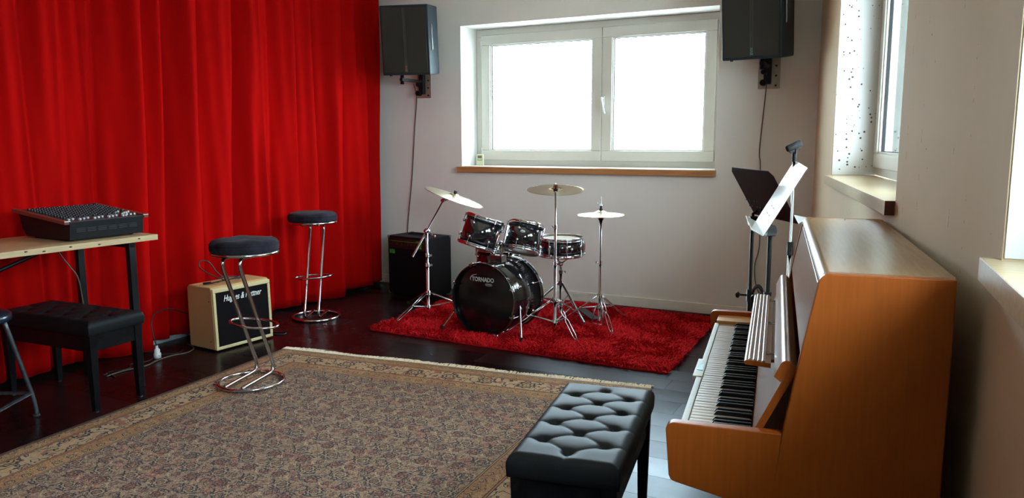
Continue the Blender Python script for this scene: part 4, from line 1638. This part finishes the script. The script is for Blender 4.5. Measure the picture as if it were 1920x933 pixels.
# crash stand on the right of the kit, straight
s1 = thing('cymbal_stand', 'straight chrome cymbal stand in front of the snare drum', 'stand', (-2.346, 5.268, 0), group='cymbal stands')
B().cyl((0, 0, .045), (0, 0, .52), .0125, 16).obj('lower_tube', CHROME, s1)
B().cyl((0, 0, .50), (0, 0, .80), .0095, 14).obj('middle_tube', CHROME, s1)
B().cyl((0, 0, .79), (0, 0, 1.062), .0065, 12).obj('upper_tube', CHROME, s1)
collar(s1, .52, .017, -20)
collar(s1, .80, .013, 160)
tripod(s1, .245, .43, -44, .0125, .075, spread=(0, 122, 273))
b = B().ball((0, 0, 1.062), .012, 12)
b.cyl((0, 0, 1.06), (.006, -.01, 1.125), .0032, 8)
b.obj('tilter', CHROME, s1)
B().cyl((0, 0, 1.067), (.001, 0, 1.083), .017, 14).obj('felt', RUBBER, s1)
B().box(-.014, .014, -.003, .003, 1.104, 1.114).obj('wing_nut', CHROME, s1)
vdir = Vector((-.458, .889, 0)).normalized()
cymbal('crash_cymbal', 'bronze cymbal seen from below on the straight stand', (-2.346, 5.268, 1.082), Vector((0, 0, 1)) + vdir * math.tan(R(15)) + Vector((.02, .01, 0)), .2125, 'cymbals')

# crash stand with boom, left of the kit
s2 = thing('boom_cymbal_stand', 'chrome boom cymbal stand in front of the bass amplifier', 'stand', (-3.53, 5.315, 0), group='cymbal stands')
B().cyl((0, 0, .045), (0, 0, .41), .0135, 16).obj('lower_tube', CHROME, s2)
B().cyl((0, 0, .40), (0, 0, .72), .0100, 14).obj('upper_tube', CHROME, s2)
collar(s2, .42, .019, 0)
collar(s2, .50, .016, 0)
tripod(s2, .185, .44, -93, .0135, .07)
W0 = Vector((-3.53, 5.315, 0))
A0, A1 = Vector((-3.589, 5.238, .489)) - W0, Vector((-3.356, 5.358, .955)) - W0
u_ = (A1 - A0)
f_ = (.705 - .489) / u_.z
cl_ = A0 + u_ * f_
sh_ = Vector((0, 0, .705)) - cl_
A0 += sh_
A1 += sh_
B().cyl(A0, A1, .0062, 12).obj('boom_arm', CHROME, s2)
B().cyl(A0 - u_ * .0, A0 + u_ * .45, .0085, 12).obj('boom_sleeve', CHROME, s2)
b = B().ball((0, 0, .705), .022, 14)
b.cyl((0, -.03, .705), (0, .03, .705), .012, 12)
b.cyl((.02, 0, .70), (.062, .02, .655), .004, 8)
b.ball((.062, .02, .655), .014, 10, (1, .5, 1.2))
b.obj('boom_clamp', CHROME, s2)
CN = Vector((.31, .13, .94)).normalized()
cc = A1 + CN * .050 + Vector((.066, .034, -.015))
b = B().ball(A1, .017, 12)
b.cyl(A1 + Vector((0, -.02, 0)), A1 + Vector((0, .02, 0)), .013, 12)
b.tube([A1, cc - CN * .022, cc + CN * .045], .0045, 8)
b.obj('tilter', CHROME, s2)
B().cyl(cc + CN * .026, cc + CN * .048, .015, 14).obj('felt', RUBBER, s2)
cymbal('ride_cymbal', 'large bronze cymbal tilted edge-on on the boom stand at the left', W0 + cc, CN, .255, 'cymbals')

# hi-hat
s3 = thing('hi_hat_stand', 'chrome hi-hat stand with pedal on the red rug', 'stand', (-2.088, 5.543, 0))
B().cyl((0, 0, .05), (0, 0, .50), .0115, 14).obj('lower_tube', CHROME, s3)
B().cyl((0, 0, .50), (0, 0, .845), .0085, 14).obj('upper_tube', CHROME, s3)
B().cyl((0, 0, .84), (0, 0, 1.017), .003, 8).obj('pull_rod', CHROME, s3)
B().lathe([(.0001, .815), (.011, .815), (.013, .832), (.020, .840), (.022, .853), (.027, .858), (.027, .866), (.0001, .866)], 20).obj('cymbal_seat', BLACKP, s3)
B().lathe([(.0001, .908), (.012, .908), (.014, .918), (.009, .926), (.010, .945), (.0001, .945)], 16).obj('clutch', BLACKP, s3)
b = B().cyl((0, 0, .936), (0, 0, .958), .008, 12)
b.cyl((0, 0, .95), (-.026, .0, .956), .003, 8)
b.tube([(-.026, 0, .956), (-.03, 0, .968)], .003, 6)
b.obj('clutch_screw', CHROME, s3)
collar(s3, .505, .015, 170)
tripod(s3, .245, .32, -52, .0115, .16)
b = B()
for x in (-.045, .045):
    b.tube([(x, -.05, .006 + .02), (x * .8, -.03, .12), (x * .6, -.01, .165)], .005, 6)
b.tube([(-.045, -.05, .030), (.045, -.05, .030)], .005, 6)
b.tube([(-.027, -.01, .165), (.027, -.01, .165)], .005, 6)
b.obj('pedal_frame', STEEL, s3)
b = B().box(-.035, .035, .0, .24, -.003, .003, Tm(-.03, 0, .055, R(8), 0, R(50)))
b.obj('foot_plate', BLACKM, s3, bev=.001)
b = B()
pts = [(.004 * math.cos(k * 1.3), .004 * math.sin(k * 1.3) - .004, .052 + k * .0022) for k in range(48)]
b.tube(pts, .0014, 5)
b.obj('chain', STEEL, s3)
cymbal('hi_hat_cymbal', 'upper bronze hi-hat cymbal', (-2.088, 5.543, .884), (.0, -.02, 1), .181, 'hi-hat cymbals')
lo = cymbal('hi_hat_cymbal', 'lower bronze hi-hat cymbal facing down', (-2.088, 5.543, .866), (.01, .02, -1), .181, 'hi-hat cymbals', bell=.022)

# snare stand
s4 = thing('snare_stand', 'chrome tripod stand with a basket holding the snare drum', 'stand', (-2.462, 5.640, 0))
B().cyl((0, 0, .06), (0, 0, .40), .012, 14).obj('lower_tube', CHROME, s4)
B().cyl((0, 0, .38), (0, 0, .475), .009, 12).obj('upper_tube', CHROME, s4)
collar(s4, .39, .017, 40)
tripod(s4, .30, .33, -30, .012, .12, leg='single')
for k in range(3):
    a = R(-90 + 120 * k)
    e = Vector((math.cos(a), math.sin(a), 0))
    b = B()
    b.tube([Vector((0, 0, .455)), e * .08 + Vector((0, 0, .515)), e * .168 + Vector((0, 0, .527)), e * .190 + Vector((0, 0, .530)), e * .196 + Vector((0, 0, .556))], .0055, 8)
    b.obj('basket_arm', CHROME, s4)
B().ball((0, 0, .455), .020, 12).obj('tilter', CHROME, s4)

# ------------------------------------------------------------------ music stands and microphone stand
FWD = Vector((-.458, .889, 0))
RGT = Vector((.889, .458, 0))


def quadplate(b, P, th):
    """flat plate through four corner points with thickness th"""
    n = (P[1] - P[0]).cross(P[3] - P[0]).normalized() * th
    vs = [tuple(p) for p in P] + [tuple(p + n) for p in P]
    b._add(vs, [(0, 1, 2, 3), (7, 6, 5, 4), (0, 4, 5, 1), (1, 5, 6, 2), (2, 6, 7, 3), (3, 7, 4, 0)])
    return b


def music_stand(label, pole_xy, desk_c, wdir, tdir, w, h, mat, lipmat, polemat, spin, rim=True, attx=0, zc=.665):
    """wdir = along the desk, tdir = up along the desk (leaning away from its reader)"""
    t = thing('music_stand', label, 'music stand', (pole_xy[0], pole_xy[1], 0), group='music stands')
    o = Vector((pole_xy[0], pole_xy[1], 0))
    wdir, tdir = wdir.normalized(), tdir.normalized()
    n = wdir.cross(tdir).normalized()
    o = desk_c + wdir * attx - tdir * .13 - n * (.030 * spin)
    o.z = 0
    t.location = o
    Mx = Matrix((wdir, tdir, n)).transposed().to_4x4()
    Mx = Matrix.Translation(desk_c - o) @ Mx
    c = .03 if rim else .006
    poly = [(-w / 2, -h / 2), (w / 2, -h / 2), (w / 2, h / 2 - c), (w / 2 - c, h / 2), (-w / 2 + c, h / 2), (-w / 2, h / 2 - c)]
    dk = B().prism(poly, -.0012, .0012, Mx, axis='z').obj('desk', mat, t)
    B().box(-w / 2, w / 2, -h / 2 - .0012, -h / 2 + .0012, -.062 * spin, 0, Mx).obj('shelf', lipmat, t) if False else None
    b = B()
    b.box(-w / 2, w / 2, -h / 2 - .0024, -h / 2, min(0, .060 * spin), max(0, .060 * spin), Mx)
    b.obj('shelf', lipmat, t)
    for q_ in (-.06, -.03, .03, .06):
        for g in (-.02, .02):
            B().cyl(Mx @ Vector((q_ + attx, -.08 + g, -.003)), Mx @ Vector((q_ + attx, -.08 + g, .003)), .004, 8).obj('rivet', BLACKM, t)
    back = Mx @ Vector((attx, -.13, -.030 * spin))
    hubp = Vector((0, 0, back.z - .040))
    B().tube([Mx @ Vector((attx, -.13, 0)), back, hubp], .009, 8).obj('neck', BLACKM, t)
    bb = B().cyl(hubp + Vector((-.018, -.012, .0)), hubp + Vector((.018, .012, .0)), .027, 18)
    bb.obj('tilt_joint', BLACKP, t)
    b = B().cyl((0, 0, zc - .045), (0, 0, hubp.z), .0105, 12)
    b.obj('upper_pole', polemat, t)
    B().cyl((0, 0, .10), (0, 0, zc - .005), .0135, 14).obj('lower_pole', polemat, t)
    B().cyl((0, 0, zc - .035), (0, 0, zc + .035), .019, 14).obj('height_clamp', BLACKP, t)
    k_ = B().cyl((0, 0, zc), (-.055, -.028, zc + .003), .006, 8)
    k_.ball((-.062, -.032, zc + .003), .019, 12, (.7, .9, 1))
    k_.obj('clamp_knob', BLACKP, t)
    for j in range(3):
        a = R(20 + 120 * j)
        e = Vector((math.cos(a), math.sin(a), 0))
        lg = B().tube([e * .016 + Vector((0, 0, .20)), e * .12 + Vector((0, 0, .09)), e * .26 + Vector((0, 0, .012))], .008, 8).obj('leg', BLACKM, t)
        B().ball(e * .26 + Vector((0, 0, .011)), .011, 10).obj('rubber_foot', RUBBER, lg)
    return t


# white desk: reader stands at the left, the desk faces -x
a = Vector((-.581, 3.638, 1.0))          # near lower corner
bq = Vector((-.417, 3.722, 1.326))       # near upper corner
far_lo = Vector((-.693, 4.086, 1.022))
wd_ = (far_lo - a)
td_ = (bq - a)
td_ = td_ - wd_.normalized() * td_.dot(wd_.normalized())
cw = (a + bq + far_lo + Vector((-.526, 4.172, 1.342))) / 4
music_stand('white music stand desk facing the curtain, on a black pole behind the piano', (cw.x - .075, cw.y - .0), cw, wd_, td_, .455, .36, WPAINT, WPAINT, BLACKM, -1, False)
cb = (Vector((-.915, 4.478, 1.285)) + Vector((-.657, 4.105, 1.288)) + Vector((-.485, 4.193, 1.014)) + Vector((-.768, 4.553, 1.022))) / 4
wd_ = Vector((-.485, 4.193, 1.014)) - Vector((-.768, 4.553, 1.022))
td_ = Vector((-.915, 4.478, 1.285)) - Vector((-.768, 4.553, 1.022))
td_ = td_ - wd_.normalized() * td_.dot(wd_.normalized())
music_stand('black music stand seen from behind, in the corner by the back wall', (cb.x + .070, cb.y + .02), cb, wd_, td_, .455, .32, BLACKM, WPAINT, BLACKM, -1, True, -.17, .56)  # white shelf: light on the black stand's lip put into its colour

ms = thing('microphone_stand', 'chrome microphone stand with an empty black clip behind the music stands', 'microphone stand', (-.517, 4.064, 0))
B().cyl((0, 0, .86), (0, 0, 1.345), .0075, 12).obj('upper_tube', CHROME, ms)
B().cyl((0, 0, .05), (0, 0, .88), .0105, 12).obj('lower_tube', CHROME, ms)
B().cyl((0, 0, .868), (0, 0, .935), .0155, 14).obj('height_grip', BLACKP, ms)
B().lathe([(.0001, 0), (.13, 0), (.13, .012), (.11, .018), (.02, .022), (.02, .05), (.0001, .05)], 36).obj('round_base', BLACKM, ms)
mc = B().cyl((0, 0, 1.335), (0, 0, 1.375), .0115, 12)
mc.box(-.010, .010, -.008, .008, 1.365, 1.40)
mc.obj('clip_base', BLACKP, ms, bev=.002)
clipT = Matrix.Translation((-.004, -.004, 1.412)) @ Matrix.Rotation(YAW, 4, 'Z') @ Matrix.Rotation(R(-24), 4, 'Y')
mc = B()
prf = [(.0135, -.038), (.0165, -.034), (.0185, .035), (.0165, .038), (.0145, .035), (.012, -.034)]
mc.lathe(prf, 20, clipT @ Matrix.Rotation(PI / 2, 4, 'Y'), closed=True)
mc.box(-.028, .020, -.006, .006, -.026, -.010, clipT)
mc.obj('microphone_clip', RUBBER, ms)

# bundle of black cable hanging on the second stand
cx, cy = cb.x + .050, cb.y - .035
b = B()
for k in range(5):
    rr = .052 + .004 * (k % 3)
    pts = [(cx - .045 + rr * .55 * math.cos(2 * PI * q / 14), cy - .02 + .006 * k, .580 + rr * 1.35 * math.sin(2 * PI * q / 14)) for q in range(14)]
    b.tube(pts, .0048, 6, 2, closed=True)
cbl = b.obj('cable_bundle', CABLE)
tag(cbl, 'bundle of black cable hanging from the black music stand pole', 'cable')
for k in range(3):
    B().cyl((cx - .06 + .01 * k, cy - .03, .50 + k * .018), (cx - .03 + .01 * k, cy - .03, .515 + k * .018), .006, 8).obj('jack_plug', CHROME, cbl)

# ------------------------------------------------------------------ cables, plug and duct by the curtain
dt = B().box(-4.80, -4.74, 3.30, 4.30, 0, .035).obj('cable_duct', GREYC, bev=.003)
tag(dt, 'grey plastic cable duct on the floor at the foot of the curtain', 'duct')
pg = thing('power_plug', 'white plug in a trailing socket lying beneath the red curtain', 'plug', (-4.44, 3.395, 0), R(10))
B().lathe([(.0001, 0), (.024, 0), (.024, .030), (.019, .036), (.019, .058), (.010, .066), (.008, .084), (.0001, .085)], 20).obj('plug_body', PLUGW, pg)
B().ball((.022, -.008, .02), .003, 8).obj('plug_hole', RUBBER, pg)
cord('power_cable', 'black cord rising from the white plug towards the amplifier', [(-4.44, 3.395, .083), (-4.45, 3.385, .15), (-4.47, 3.39, .24), (-4.49, 3.44, .29), (-4.50, 3.55, .30), (-4.51, 3.68, .25), (-4.50, 3.78, .20), (-4.475, 3.85, .20)], .0042)
cord('floor_cable', 'brown cable running along the floor under the curtain', [(-4.35, 2.96, .006), (-4.36, 3.08, .006), (-4.33, 3.22, .006), (-4.37, 3.34, .006), (-4.38, 3.46, .006), (-4.35, 3.56, .006), (-4.40, 3.66, .006), (-4.53, 3.72, .006)], .0055, CABLEW)
cord('floor_cable', 'dark cable looping on the floor behind the tufted bench', [(-4.30, 2.98, .005), (-4.42, 3.02, .005), (-4.36, 3.12, .010), (-4.45, 3.20, .005), (-4.40, 3.30, .010), (-4.48, 3.42, .005), (-4.40, 3.52, .005), (-4.44, 3.60, .005)], .0042)
cord('table_cable', 'brown cable dangling from the work table beside its rear leg', [(-4.50, 2.80, .85), (-4.49, 2.82, .78), (-4.47, 2.86, .70), (-4.46, 2.90, .62), (-4.46, 2.92, .45), (-4.45, 2.94, .20), (-4.44, 2.96, .007), (-4.40, 3.0, .006)], .0045, CABLEW)
cord('amplifier_cable', 'black cable curling on the floor to the right of the cream amplifier', [(-4.36, 4.20, .005), (-4.25, 4.27, .005), (-4.16, 4.30, .005), (-4.12, 4.26, .005), (-4.15, 4.22, .005), (-4.24, 4.21, .005)], .0045)
